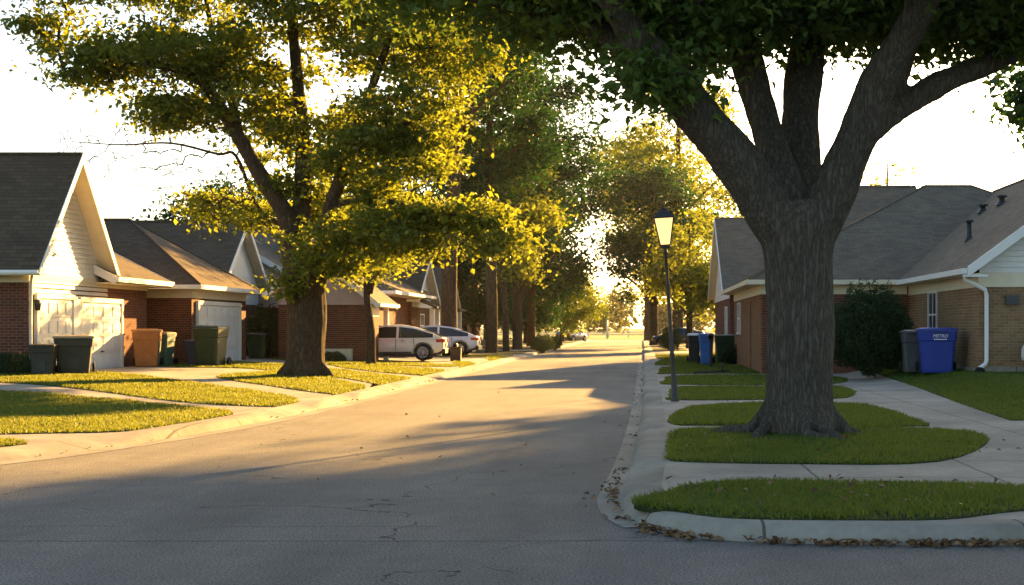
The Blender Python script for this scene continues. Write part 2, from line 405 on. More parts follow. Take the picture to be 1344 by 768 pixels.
# (Y from, Y to, softness) of the dropped kerbs
RB = kerb('kerb', RP, 1, [(13.8, 15.4, .5), (20.9, 21.4, .3), (27.6, 29.4, .4), (36, 38, .6), (47, 51, 1), (62, 66, 1), (82, 88, 1), (105, 110, 1)])
LB = kerb('kerb', LP, -1, [(17.5, 19.3, .5), (24.6, 27.6, .5), (29.8, 31.4, .3), (34.5, 37, .6), (41, 44, .8), (50, 54, 1), (62, 65, 1), (74, 78, 1), (90, 95, 1), (110, 116, 1)])
def gutter(path, side, wd):
    mb = MB(); N = norms(path, side)
    for i in range(len(path)-1):
        a, b = path[i], path[i+1]; na, nb = N[i], N[i+1]
        q = [a-na*wd+Vector((0, 0, .005)), b-nb*wd+Vector((0, 0, .005)), b+nb*.02+Vector((0, 0, .007)), a+na*.02+Vector((0, 0, .007))]
        mb.poly(q if side > 0 else q[::-1])
    mb.build('gutter', M['kerb'])['kind'] = 'structure'
gutter([p for p in RP if not (p.x > .1 and p.y < 12)], 1, .19)
gutter([p for p in LP if p.x > -9], -1, .28)

def sheet(pts, name, m, dz=0, skirt=0, rim=0, kind='structure'):
    bm = bmesh.new()
    vv = [bm.verts.new((p[0], p[1], 0)) for p in pts]
    f = bm.faces.new(vv); f.normal_update()
    if f.normal.z < 0: bmesh.ops.reverse_faces(bm, faces=[f])
    bmesh.ops.triangulate(bm, faces=bm.faces[:])
    xs = [p[0] for p in pts]
    for x in [-16, -15, -14, -13, -12.4, -11.6, -11, -10, -9, -8, 6, 6.4, 6.8, 7.2, 7.6, 8, 8.4]:
        if min(xs) < x < max(xs):
            bmesh.ops.bisect_plane(bm, geom=bm.verts[:]+bm.edges[:]+bm.faces[:], plane_co=(x, 0, 0), plane_no=(1, 0, 0))
    for v in bm.verts: v.co.z = H(v.co.x)+dz
    if skirt:
        be = [e for e in bm.edges if e.is_boundary]
        r = bmesh.ops.extrude_edge_only(bm, edges=be)
        for v in r['geom']:
            if isinstance(v, bmesh.types.BMVert): v.co.z -= skirt
    me = bpy.data.meshes.new(name); bm.to_mesh(me); bm.free(); me.materials.append(m)
    o = bpy.data.objects.new(name, me); COL.objects.link(o); o['kind'] = kind
    return o
sheet([(p.x, p.y) for p in RB]+[(70, 176)], 'pavement', M['concrete'])
sheet([(p.x, p.y) for p in LB]+[(-80, 176)], 'pavement', M['concrete'])

def curve_poly(px, z=.15, n=4, world=False):
    w_ = px if world else [G(a, b, z) for a, b in px]
    P = [Vector((*p, 0)) for p in w_]; out = []; k = len(P)
    for i in range(k):
        p0, p1, p2, p3 = P[i-1], P[i], P[(i+1) % k], P[(i+2) % k]
        for j in range(n):
            t = j/n; q = .5*((2*p1)+(p2-p0)*t+(2*p0-5*p1+4*p2-p3)*t*t+(3*p1-p0-3*p2+p3)*t**3); out.append((q.x, q.y))
    return out
LAWNS = []
_l = sorted((p.y, p.x) for p in LP if p.x > -9.5); LY, LX = [a for a, b in _l], [b for a, b in _l]
_r = sorted((p.y, p.x) for p in RP if p.x < .2 and p.y > 12.2); RY, RX = [a for a, b in _r], [b for a, b in _r]
def lawn(px, world=False, curve=True, density=1.0):
    pts = curve_poly(px, world=world) if curve else (px if world else [G(a, b) for a, b in px])
    def keep(x, y):
        if y < 12.5: return (x, y)
        if x < -3: return (min(x, float(np.interp(y, LY, LX))-.46), y) if y > 14 else (x, y)
        return (max(x, float(np.interp(y, RY, RX))+.46), y)
    pts = [keep(*p) for p in pts]
    sheet(pts, 'lawn', M['turf'], .012, .04); LAWNS.append((np.array(pts), density)); return pts
# right side islands
lawn([(832, 660), (868, 644), (960, 633), (1150, 632), (1320, 637), (1480, 648), (1480, 664), (1340, 668), (1240, 679), (1100, 680), (960, 678), (884, 669)])
lawn([(872, 588), (882, 568), (950, 561), (1150, 561), (1262, 566), (1298, 577), (1232, 604), (1050, 607), (900, 604), (878, 600)])
lawn([(882, 546), (902, 535), (960, 530), (1120, 530), (1208, 553), (1188, 558), (950, 557), (886, 556)])
lawn([(880, 520), (892, 508), (1000, 507), (1105, 508), (1112, 521), (1000, 523.5), (884, 524)])
lawn([(872, 500), (900, 493), (1080, 493), (1094, 503), (880, 504)])
lawn([(866, 489), (885, 481), (1040, 480), (1075, 488), (880, 490)])
lawn([(862, 476), (885, 469), (960, 471), (958, 478), (870, 479)])
for y0, y1 in ((67, 81), (89, 104), (111, 125), (129, 145), (148, 172)): lawn([(.75, y0), (3.0, y0), (3.0, y1), (.75, y1)], True, False)
# right front garden with the house, and the gardens farther up
lawn([(1326, 552), (1204, 511), (1128, 489), (1215, 484), (1500, 482), (1700, 520), (1600, 552)], curve=False)
lawn([(7.5, 12.0), (70, 12.0), (70, 44), (20, 44), (20, 22), (7.5, 20.5)], True, False, .3)
lawn([(3.4, 61), (3.4, 170), (69, 170), (69, 46), (19, 46), (18, 60.4)], True, False, .2)
# left side
lawn([(-140, 578), (10, 576.5), (42, 583), (30, 589), (-130, 593)])
lawn([(-260, 524), (0, 523), (150, 527), (270, 536), (308, 543), (290, 551), (200, 562), (80, 567), (-230, 567)])
lawn([(-260, 497), (0, 496), (150, 499), (280, 508), (360, 517), (393, 526), (372, 533), (250, 528), (120, 518), (0, 513), (-240, 512)])
lawn([(285, 499), (330, 493), (400, 489), (450, 500), (497, 512), (470, 518), (420, 515), (350, 506)])
lawn([(190, 486), (300, 482.5), (425, 485), (545, 496), (582, 500), (560, 507), (505, 505), (440, 495), (330, 489), (230, 490)])
lawn([(430, 481), (520, 481), (615, 488), (600, 493), (520, 490)])
lawn([(330, 474), (480, 476), (585, 478), (592, 481), (500, 479.5), (400, 480)])
lawn([(598, 474), (645, 479), (640, 483.5), (605, 481)])
lawn([(640, 469), (688, 473), (682, 476), (650, 474)])
for y0, y1 in ((70, 75), (79, 89), (96, 109), (117, 130), (134, 150), (153, 172)): lawn([(-6.75, y0), (-6.75, y1), (-11.5, y1), (-11.5, y0)], True, False)
lawn([(-11.7, 66), (-11.7, 172), (-79, 172), (-79, 66)], True, False, .3)
lawn([(-17.3, 46), (-17.3, 66), (-79, 66), (-79, 46)], True, False, .1)
lawn([(-14.5, 16.5), (-79, 15), (-79, 45), (-18.5, 45), (-18.5, 36.5), (-15.5, 33), (-15.5, 20)], True, False, .3)

# grass blades on the lawns in view
def inside(pts, poly):
    x, y = pts[:, 0], pts[:, 1]; r = np.zeros(len(pts), bool); n = len(poly); j = n-1
    for i in range(n):
        xi, yi = poly[i]; xj, yj = poly[j]
        c = ((yi > y) != (yj > y)) & (x < (xj-xi)*(y-yi)/(yj-yi+1e-12)+xi); r ^= c; j = i
    return r
HV = np.vectorize(H)
bv = []
for poly, dens in LAWNS:
    x0, y0 = poly.min(0); x1, y1 = poly.max(0)
    y = y0
    while y < min(y1, 75):
        yb = min(y1, y*1.12+.2); ym = (y+yb)/2
        xa, xb = max(x0, -.47*yb-2), min(x1, .29*yb+2)
        if xb > xa:
            n = int((xb-xa)*(yb-y)*min(5200, 5200*(13/ym)**1.55)*max(dens, .5))
            n = min(n, 90000)
            p = np.column_stack([rng.uniform(xa, xb, n), rng.uniform(y, yb, n)])
            p = p[inside(p, poly)]+rng.normal(0, .018, (1, 2))
            p = p+rng.normal(0, .02, p.shape)
            # thin, patchy turf
            keep = (np.sin(p[:, 0]*2.3+np.sin(p[:, 1]*1.7)*1.6)*np.sin(p[:, 1]*2.9+p[:, 0])*.45+.72) > rng.random(len(p))
            keep &= ~((p[:, 1] < 11.12+.16*np.sin(p[:, 0]*3.1)+.1*np.sin(p[:, 0]*7.7)) & (p[:, 0] > 0) & (p[:, 0] < 4) & (rng.random(len(p)) < .72))
            p = p[keep]; k = len(p)
            if k:
                sc_ = (ym/13)**.72; hgt = rng.uniform(.018, .062, k)*(.75+.5*(np.sin(p[:, 0]*1.9+p[:, 1]*.7)*np.sin(p[:, 1]*2.3-p[:, 0]*.6)*.5+.5))*(1+.25*(sc_-1)*.3); wd = rng.uniform(.006, .011, k)*sc_
                an = rng.uniform(0, 2*np.pi, k); ln = rng.normal(0, .03, (k, 2)); z = HV(p[:, 0])+.009
                a = np.column_stack([p[:, 0]-np.cos(an)*wd, p[:, 1]-np.sin(an)*wd, z]); b = np.column_stack([p[:, 0]+np.cos(an)*wd, p[:, 1]+np.sin(an)*wd, z])
                c = np.column_stack([p[:, 0]+ln[:, 0], p[:, 1]+ln[:, 1], z+hgt])
                bv.append(np.stack([a, b, c], 1).reshape(-1, 3))
        y = yb
bv = np.concatenate(bv)
tag(np_mesh('grass', bv, np.arange(len(bv)).reshape(-1, 3), M['grass']), 'short mown grass growing on the verges and front gardens', 'grass', kind='stuff')

# ------------------------------------------------------------------ trees
def leaves_np(centers, size, droop=.35, flat=.6, wr=.62):
    k = len(centers)
    n = rng.normal(0, 1, (k, 3)); n[:, 2] = np.abs(n[:, 2])*flat+flat; n /= np.linalg.norm(n, axis=1)[:, None]
    d = rng.normal(0, 1, (k, 3)); d[:, 2] -= droop; d -= n*(d*n).sum(1)[:, None]; d /= np.linalg.norm(d, axis=1)[:, None]+1e-9
    s = np.cross(n, d); L = (size*rng.uniform(.5, 1.4, k))[:, None]; W = L*wr*.5
    p0 = centers-d*L*.5; p2 = centers+d*L*.5-n*L*.12
    p1 = centers-d*L*.05+s*W+n*L*.1; p3 = centers-d*L*.05-s*W+n*L*.1
    return np.stack([p0, p1, p2, p3], 1).reshape(-1, 3)
def make_tree(name, base, label, group, limbs, blobs, leafm, barkm, leaf_size=.13, per=140, sig=.36, trunk_remesh=.05, tip_r=.009, bare=None, furrow=0., depth_pref=.35, roots=0, root_r=1.2, thick=1.0, min_r=.012, sigz=.55):
    """limbs: list of (points, radii), the first is the trunk; blobs: (centre, radii, number of leaf clumps)."""
    base = Vector(base); root = empty(name, base, label, 'tree', group)
    # main limbs: tubes fused into one trunk
    mb = MB()
    nodes = []; par = []; rad = []; thin = []
    for li, (pts, rr) in enumerate(limbs):
        P = [Vector(p) for p in pts]; fine = []; fr = []
        for i in range(len(P)-1):
            p0, p1, p2, p3 = P[max(i-1, 0)], P[i], P[i+1], P[min(i+2, len(P)-1)]
            for k in range(5):
                t_ = k/5; fine.append(.5*((2*p1)+(p2-p0)*t_+(2*p0-5*p1+4*p2-p3)*t_*t_+(3*p1-p0-3*p2+p3)*t_**3)); fr.append(rr[i]*(1-t_)+rr[i+1]*t_)
        fine.append(P[-1]); fr.append(rr[-1])
        mb.tube(fine, fr, 14)
        if min(fr) < trunk_remesh*1.6:
            ks = [k for k in range(len(fr)) if fr[k] < trunk_remesh*2.6]; ks = [max(0, ks[0]-1)]+ks; thin.append(([fine[k] for k in ks], [fr[k]*.97 for k in ks]))
        prev = -1
        if li > 0:
            arr = np.array(nodes); prev = int(np.argmin(((arr-np.array(fine[0]))**2).sum(1)))
        for q, r_ in zip(fine, fr):
            nodes.append(tuple(q)); par.append(prev); rad.append(r_); prev = len(nodes)-1
    for k in range(roots):
        a = 2*math.pi*k/roots+random.uniform(-.3, .3); r1 = root_r*random.uniform(.75, 1.15); r0 = limbs[0][1][0]
        c, s_ = math.cos(a), math.sin(a); bz = base.z
        a2 = a+random.uniform(-.35, .35)
        mb.tube([base+Vector((c*r0*.55, s_*r0*.55, .6)), base+Vector((c*r0*.84, s_*r0*.84, .26)), base+Vector((c*r0*1.2, s_*r0*1.2, .05)), base+Vector((math.cos(a2)*r1, math.sin(a2)*r1, -.02)), base+Vector((math.cos(a2)*r1*1.25, math.sin(a2)*r1*1.25, -.14))],
                [r0*.19, r0*.23, r0*.2, r0*.15, r0*.09], 8)
    n_main = len(nodes)
    tr = mb.build('trunk', barkm, root, base)
    if trunk_remesh:
        md = tr.modifiers.new('remesh', 'REMESH'); md.mode = 'VOXEL'; md.voxel_size = trunk_remesh; md.use_smooth_shade = True
        ms = tr.modifiers.new('smooth', 'SMOOTH'); ms.factor = .5; ms.iterations = 6
        baked(tr)
        if furrow:
            me = tr.data; k = len(me.vertices); co = np.empty(k*3, np.float32); no = np.empty(k*3, np.float32)
            me.vertices.foreach_get('co', co); me.vertices.foreach_get('normal', no); co = co.reshape(-1, 3); no = no.reshape(-1, 3)
            from mathutils import noise
            dsp = np.array([noise.turbulence(Vector((c[0]*7, c[1]*7, c[2]*1.3)), 3, True)*.6+noise.noise(Vector((c[0]*1.5, c[1]*1.5, c[2]*.9)))*1.3 for c in co.tolist()])
            co += no*((dsp-.5)*furrow)[:, None]; me.vertices.foreach_set('co', co.ravel()); me.update()
        if tr.data.materials: tr.data.materials[0] = barkm
        else: tr.data.materials.append(barkm)
    # leaf clumps, each joined to the nearest wood
    cl = []
    for (c, rd, n) in blobs:
        c = np.array(c); rd = np.array(rd)
        u = rng.normal(0, 1, (n, 3)); u /= np.linalg.norm(u, axis=1)[:, None]
        cl.append(c+u*rd*(rng.random(n)**depth_pref)[:, None])
    cl = np.concatenate(cl) if cl else np.zeros((0, 3))
    nleaf = len(cl)
    if bare is not None: cl = np.concatenate([cl, bare])
    ax = np.array(nodes).mean(0)
    order = np.argsort([np.min(((np.array(nodes)-c)**2).sum(1)) for c in cl]) if len(cl) else []
    N = np.zeros((n_main+len(cl)*4, 3)); N[:n_main] = nodes; cnt = n_main
    PAR = par+[0]*(len(cl)*4); tips = []
    first = 8 if n_main > 12 else 2
    for ci in order:
        c = cl[ci]; d = N[first:cnt]-c; dist = np.sqrt((d**2).sum(1)); pen = dist+np.maximum(0, d[:, 2])*.8
        j = int(np.argmin(pen))+first; a = N[j].copy(); L = np.linalg.norm(c-a); pj = j
        for k in (1, 2, 3, 4):
            t_ = k/4; q = a+(c-a)*t_; q[2] += math.sin(t_*math.pi)*L*.10
            if k < 4: q += rng.normal(0, .03*L, 3)
            N[cnt] = q; PAR[cnt] = pj; pj = cnt; cnt += 1
        tips.append((pj, ci))
    wgt = np.zeros(cnt); kids = [[] for _ in range(cnt)]
    for i in range(cnt):
        if PAR[i] >= 0: kids[PAR[i]].append(i)
    for pj, ci in tips: wgt[pj] += 1 if ci < nleaf else .12
    for i in range(cnt-1, n_main-1, -1): wgt[PAR[i]] += wgt[i]
    rads = np.maximum(min_r, tip_r*np.sqrt(np.maximum(wgt, 1))*1.25*thick)
    bb = MB(); done = set(range(n_main))
    for a_, b_ in thin: bb.tube(a_, b_, 7, False)
    for pj, _ in sorted(tips, key=lambda q: -wgt[q[0]]):
        ch = []; i = pj
        while i >= 0:
            ch.append(i)
            if i in done: break
            done.add(i); i = PAR[i]
        if len(ch) < 2: continue
        ch = ch[::-1]; rr = [rads[i] for i in ch]; rr[0] = min(rr[1], rads[ch[0]] if ch[0] >= n_main else rr[1])
        rr[-1] *= .5
        bb.tube([N[i] for i in ch], rr, 5, False)
    if bb.f: bb.build('branch', barkm, root, base)
    # leaves
    if nleaf:
        C = np.repeat(cl[:nleaf], per, 0)
        s_ = np.repeat(rng.uniform(.6, 1.35, nleaf), per)[:, None]
        C = C+rng.normal(0, 1, C.shape)*np.array([sig, sig, sig*sigz])*s_
        V = leaves_np(C, leaf_size)-np.array(base)
        np_mesh('crown', V, np.arange(len(V)).reshape(-1, 4), leafm, root)
    return root

# the big oak on the right-hand verge
Y0 = 19.4
def P(px, py, dy=0): return A(px, py, Y0+dy)
bz = .14
limbs = [
 ([(P(1048, 572).x, Y0, bz-.15), P(1049, 540), P(1051, 470), P(1049, 400), P(1049, 340), P(1050, 296), P(1052, 262)], [.55, .495, .472, .46, .475, .52, .42]),
 ([P(1040, 318), P(1003, 262, -.1), P(962, 208, -.3), P(918, 152, -.5), P(872, 96, -.7), P(836, 52, -.9), P(800, -10, -1.2), P(760, -90, -1.6), P(730, -190, -2)], [.34, .36, .335, .31, .29, .25, .20, .15, .08]),
 ([P(870, 98, -.7), P(838, 74, -.6), P(800, 48, -.4), P(750, 26, 0), P(690, 12, .4), P(610, -8, .8), P(520, -40, 1.2)], [.24, .20, .16, .14, .12, .09, .05]),
 ([P(1046, 310, .1), P(1026, 240, .3), P(1005, 165, .6), P(985, 95, .9), P(964, 25, 1.2), P(940, -70, 1.5), P(910, -200, 2), P(880, -320, 2.4)], [.32, .27, .245, .235, .22, .19, .14, .08]),
 ([P(1052, 310, .2), P(1050, 230, .7), P(1050, 150, 1.1), P(1058, 75, 1.5), P(1068, -10, 1.9), P(1080, -120, 2.3), P(1090, -260, 2.6)], [.35, .30, .275, .265, .24, .18, .08]),
 ([P(1062, 318), P(1094, 252, -.1), P(1118, 195, -.2), P(1145, 130, -.3), P(1172, 75, -.5), P(1205, 15, -.8), P(1250, -70, -1.2), P(1310, -180, -1.6)], [.33, .32, .30, .27, .245, .2, .14, .08]),
 ([P(1112, 205, -.2), P(1145, 168, 0), P(1190, 135, .3), P(1240, 107, .6), P(1300, 82, .9), P(1370, 50, 1.2), P(1460, 0, 1.6)], [.22, .20, .185, .17, .15, .11, .06]),
 ([P(1160, 150, .1), P(1180, 110, .3), P(1192, 70, .5), P(1200, 20, .9), P(1220, -60, 1.2)], [.12, .13, .12, .1, .05]),
]
def B(px, py, dy, rx, ry, rz, n): q = P(px, py, dy); return ((q.x, q.y, q.z), (rx, ry, rz), n)
blobs = [B(1060, -420, 0, 5.8, 5.5, 2.6, 45), B(1000, -220, 0, 7.4, 6.5, 2.2, 80), B(1060, -70, 0, 5.6, 5.5, 1.1, 84),
         B(700, -40, .5, 3.2, 3.2, .75, 80), B(560, -90, 1, 2.6, 2.6, .9, 40),
         B(1260, -30, .5, 3.4, 3.5, .8, 95), B(1330, 25, .8, 1.6, 1.8, .5, 30), B(1200, 20, 1.5, 1.7, 1.6, .5, 30), B(1100, 10, 2.0, 1.5, 1.5, .4, 26),
         B(870, 25, 0, 1.8, 1.6, .5, 22), B(858, 108, -1.0, .40, .35, .45, 10), B(900, 60, .8, .6, .6, .3, 5), B(760, 30, .5, 1.3, 1.3, .42, 22), B(1040, 30, 1, .9, .9, .35, 10)]
make_tree('oak_tree', (P(1048, 572).x, Y0, bz), 'massive oak with flared roots forking into thick limbs on right grass island', None, limbs, blobs, M['leaf_big'], M['bark_big'],
          leaf_size=.145, per=112, sig=.35, trunk_remesh=.026, furrow=.045, roots=8, root_r=1.12, tip_r=.011)

# the golden maple on the left verge
Y0 = 41.5; bz = .2
limbs = [
 ([(A(400, 498, Y0).x, Y0, bz-.2), P(401, 478), P(402, 440), P(402, 395), P(396, 352), P(393, 322)], [.64, .585, .565, .58, .55, .42]),
 ([P(396, 395, .1), P(384, 340), P(378, 290, -.1), P(345, 235, -.3), P(318, 188, -.5), P(285, 135, -.8), P(255, 100, -1), P(215, 88, -1.3), P(165, 84, -1.6)], [.30, .31, .29, .25, .22, .18, .14, .10, .05]),
 ([P(394, 335, .2), P(396, 270, .3), P(398, 200, .4), P(392, 120, .5), P(384, 40, .6), P(378, -60, .7), P(376, -160, .8)], [.34, .28, .24, .20, .16, .11, .05]),
 ([P(410, 395), P(420, 345, -.2), P(432, 285, -.4), P(452, 215, -.7), P(478, 140, -1), P(508, 60, -1.3), P(535, -30, -1.6)], [.33, .31, .24, .19, .15, .10, .05]),
 ([P(318, 190, -.5), P(300, 120, 0), P(280, 50, .5), P(265, -30, .9)], [.14, .12, .09, .05]),
 ([P(380, 300, 0), P(340, 275, .5), P(310, 205, 1.0), P(285, 202, 1.2), P(225, 188, 1.0), P(160, 190, .8), P(95, 186, .6)], [.08, .065, .052, .042, .033, .022, .012]),
 ([P(437, 270, -.4), P(480, 262, -1.2), P(540, 270, -2.0), P(610, 285, -2.6), P(680, 305, -3)], [.10, .09, .07, .05, .03]),
 ([P(455, 210, -.7), P(500, 175, -1.4), P(560, 155, -2)], [.10, .07, .03]),
]
blobs = [B(540, 300, -1.6, 2.6, 1.8, .75, 60), B(655, 318, -2.6, 1.0, 1.0, .38, 14), B(600, 285, -2.3, 1.6, 1.3, .5, 24), B(500, 215, -1.2, 2.0, 2.2, 1.3, 66), B(535, 150, -1.5, 1.5, 2, 1.0, 44), B(445, 330, -1.0, 1.3, 1.3, .75, 30),
         B(410, 200, .5, 2.3, 2.5, 2.0, 60), B(330, 130, 0, 1.7, 2.2, 1.2, 44), B(220, 70, -1, 2.6, 2.4, .9, 66), B(120, 85, -1.4, 1.2, 1.4, .7, 24), B(225, 145, -.6, 1.3, 1.4, .55, 26), B(60, 35, -1, .9, 1, .6, 12),
         B(400, 20, 0, 4.2, 4, 1.7, 130), B(300, -110, 0, 5, 4.5, 2.2, 130), B(520, -60, -.5, 3.6, 3.6, 1.9, 100), B(560, 60, -1, 2.2, 2.4, 1.2, 60), B(130, -40, 0, 3.2, 3, 1.3, 60), B(370, 290, 1.4, 1.5, 1.4, .6, 18),
         B(385, 375, -.7, .38, .4, .3, 5), B(300, 275, 2.5, 1.6, 1.5, .5, 18)]
# leafless twigs on the low left branch
bare = []
for k in range(300):
    t_ = random.random(); px = 305-t_*240; py = 198+random.gauss(0, 24)+t_*2
    if random.random() < .4: px, py = 330-random.random()*130, 215+random.random()*60
    q = P(px, py, random.gauss(.7, .6)); bare.append((q.x, q.y, q.z))
make_tree('maple_tree', (A(400, 498, Y0).x, Y0, bz), 'tall maple with golden sunlit crown and dead twigs on the left verge', None, limbs, blobs, M['leaf_gold'], M['bark'],
          leaf_size=.185, per=84, sig=.35, trunk_remesh=.05, furrow=.03, roots=6, root_r=.8, bare=np.array(bare), sigz=.45, min_r=.011, thick=.8)

# generic verge tree
def verge_tree(name, base, h, r, label, group, lm, tr=.3, first=.3, n=150, per=90, ls=.22, sig=.55, stems=1, spread=1.0, bm_='bark', seed=0, lean=0, flat=1.0):
    random.seed(seed); x, y, z = base; limbs = []
    top = Vector((x+lean*h, y, z+h*.92))
    pts = [Vector((x, y, z-.15)), Vector((x, y, z+.35)), Vector((x+lean*h*.2, y, z+h*.2)), Vector((x+lean*h*.5+random.uniform(-.3, .3), y+random.uniform(-.3, .3), z+h*.5)), Vector((x+lean*h*.8, y, z+h*.75)), top]
    limbs.append((pts, [tr*1.45, tr*1.08, tr, tr*.75, tr*.4, tr*.12]))
    for k in range(7):
        a = 2*math.pi*k/7+random.uniform(-.4, .4); f = first+random.uniform(-.05, .3); s0 = Vector((x+lean*h*f, y, z+h*f)); L = r*random.uniform(.6, .9)
        d = Vector((math.cos(a), math.sin(a), 0))
        limbs.append(([s0, s0+d*L*.35+Vector((0, 0, L*.35)), s0+d*L*.7+Vector((0, 0, L*.6)), s0+d*L+Vector((0, 0, L*.8))], [tr*.42, tr*.33, tr*.22, tr*.08]))
    c = Vector((x+lean*h*.6, y, z+h*(first+1)/2)); rz = h*(1-first)/2
    bl = [((c.x, c.y, c.z), (r*.82, r*.82, rz), int(n*.45))]
    for k in range(9):
        a = 2.4*k+random.uniform(-.4, .4); zz = random.uniform(-.75, .75); rr = r*math.sqrt(max(.1, 1-zz*zz))*.72
        bl.append(((c.x+math.cos(a)*rr, c.y+math.sin(a)*rr, c.z+zz*rz), (r*.42, r*.42, r*.27*flat), int(n*.55/9)))
    return make_tree(name, base, label, group, limbs, bl, M[lm], M[bm_], leaf_size=ls, per=per, sig=sig, trunk_remesh=.07, tip_r=.014, min_r=.018)
GT = 'trees along the left verge'
def gnd(px, y): x = (px-VX)/F*y; return (x, y, H(x))
verge_tree('verge_tree', gnd(487, 55), 6.0, 1.6, 'slender young tree in front of the red brick house corner', GT, 'leaf_gold', .17, .5, 40, 90, .17, .42, seed=1)
verge_tree('verge_tree', gnd(590, 72), 22, 4.4, 'tall dark tree with forked trunk behind the two white cars', GT, 'leaf_dark', .40, .52, 200, 90, .27, .62, seed=2)
verge_tree('verge_tree', gnd(645, 82), 20, 3.5, 'tall straight trunk tree right of the white car with red tail lights', GT, 'leaf_dark', .34, .36, 200, 85, .28, .65, seed=3)
verge_tree('verge_tree', gnd(664, 88), 13, 3.0, 'thin leaning tree between two thick trunks on the left verge', GT, 'leaf_gold', .2, .25, 90, 80, .28, .6, seed=4, lean=-.02)
verge_tree('verge_tree', gnd(679, 96), 20, 5.6, 'tall tree with crown arching farthest over the road from the left', GT, 'leaf_dark', .32, .17, 250, 85, .30, .7, seed=5)
verge_tree('verge_tree', gnd(697, 112), 17, 5.4, 'last tall dark tree of the left verge before the golden tree', GT, 'leaf_dark', .34, .2, 180, 80, .34, .8, seed=6)
verge_tree('understory_tree', gnd(622, 103), 9.5, 3.8, 'low dark tree filling the gap between the thick trunks', None, 'leaf_dark', .2, .12, 130, 85, .28, .6, seed=41)
verge_tree('understory_tree', gnd(566, 108), 11, 4.2, 'low dark tree behind the small sage green house', None, 'leaf_dark', .2, .12, 140, 85, .28, .6, seed=42)
verge_tree('understory_tree', gnd(690, 126), 9, 4.2, 'low dark tree behind the clipped hedge clumps', None, 'leaf_dark', .2, .10, 130, 85, .3, .6, seed=43)
verge_tree('small_tree', gnd(738, 150), 8.2, 4.4, 'small golden green tree beside the far parked car', None, 'leaf_young', .26, .14, 150, 80, .30, .6, seed=7)
GR = 'trees along the right verge'
verge_tree('verge_tree', gnd(858, 118), 16, 5.0, 'dark leaning tree beyond the lamp post at the far right kerb', GR, 'leaf_dark', .34, .2, 210, 85, .33, .75, seed=8)
verge_tree('verge_tree', gnd(905, 100), 9.5, 3.3, 'low leafy tree beside the blue bin left of the far gable', GR, 'leaf_gold', .24, .22, 120, 85, .28, .55, seed=9)
verge_tree('verge_tree', gnd(890, 135), 26, 7.6, 'tall loose golden tree rising behind the lantern', GR, 'leaf_gold', .5, .25, 230, 70, .36, .85, seed=10)
verge_tree('verge_tree', gnd(850, 160), 24, 7.5, 'distant golden tree seen over the end of the road', 'trees at the end of the road', 'leaf_gold', .4, .36, 170, 70, .42, .9, seed=21)
# behind the houses
GB = 'trees behind the houses'
verge_tree('garden_or_shade_tree', gnd(300, 84), 9.8, 5.4, 'bushy garden tree showing above the roofs left of the maple trunk', GB, 'leaf_dark', .35, .25, 170, 85, .28, .62, seed=11)
verge_tree('garden_or_shade_tree', gnd(440, 100), 15, 6.5, 'dense garden tree behind the pinkish gable', GB, 'leaf_dark', .4, .2, 170, 80, .32, .75, seed=12)
verge_tree('garden_or_shade_tree', gnd(545, 118), 19, 7.5, 'dark garden tree behind the small white gable', GB, 'leaf_dark', .4, .15, 200, 80, .36, .85, seed=13)
verge_tree('garden_or_shade_tree', gnd(640, 140), 17, 8, 'dark garden tree closing the gap beyond the left row', GB, 'leaf_dark', .4, .1, 180, 80, .4, .9, seed=14)
verge_tree('garden_or_shade_tree', gnd(1165, 112), 15.6, 4.6, 'sparse golden tree peeping over the ridge of the right house', GB, 'leaf_young', .3, .35, 60, 60, .26, .6, seed=15)
# large unseen trees past the right edge, added and sized to shade the crossing
GS = 'unseen trees added for shade right of the view'
for i, (x, y, h, r, lab) in enumerate([(31.2, 84, 37, 8.0, 'tall unseen tree added for shade farthest up the street'), (35.5, 72, 32, 8.0, 'tall unseen tree added for shade in the middle of three'), (40, 60, 25, 8.0, 'tall unseen tree added for shade nearest the crossing')]):
    verge_tree('garden_or_shade_tree', (x, y, .45), h, r, lab, GS, 'leaf_dark', .5, .06, 1000, 100, .6, 1.0, seed=30+i)

# distant wood beyond the field
C = []
for k in range(70):
    x = -150+k*4.6+random.uniform(-2, 2); y = 335+random.uniform(-8, 25); hgt = random.uniform(7, 13)
    n = 420; u = rng.normal(0, 1, (n, 3)); u /= np.linalg.norm(u, axis=1)[:, None]; C.append(np.array([x, y, hgt*.5])+u*np.array([4.2, 4.2, hgt*.5])*(rng.random(n)**.4)[:, None])
C = np.concatenate(C); V = leaves_np(C, 1.3)
tag(np_mesh('far_wood', V, np.arange(len(V)).reshape(-1, 4), M['far_leaf']), 'hazy wood closing the view beyond the field', 'wood', kind='stuff')

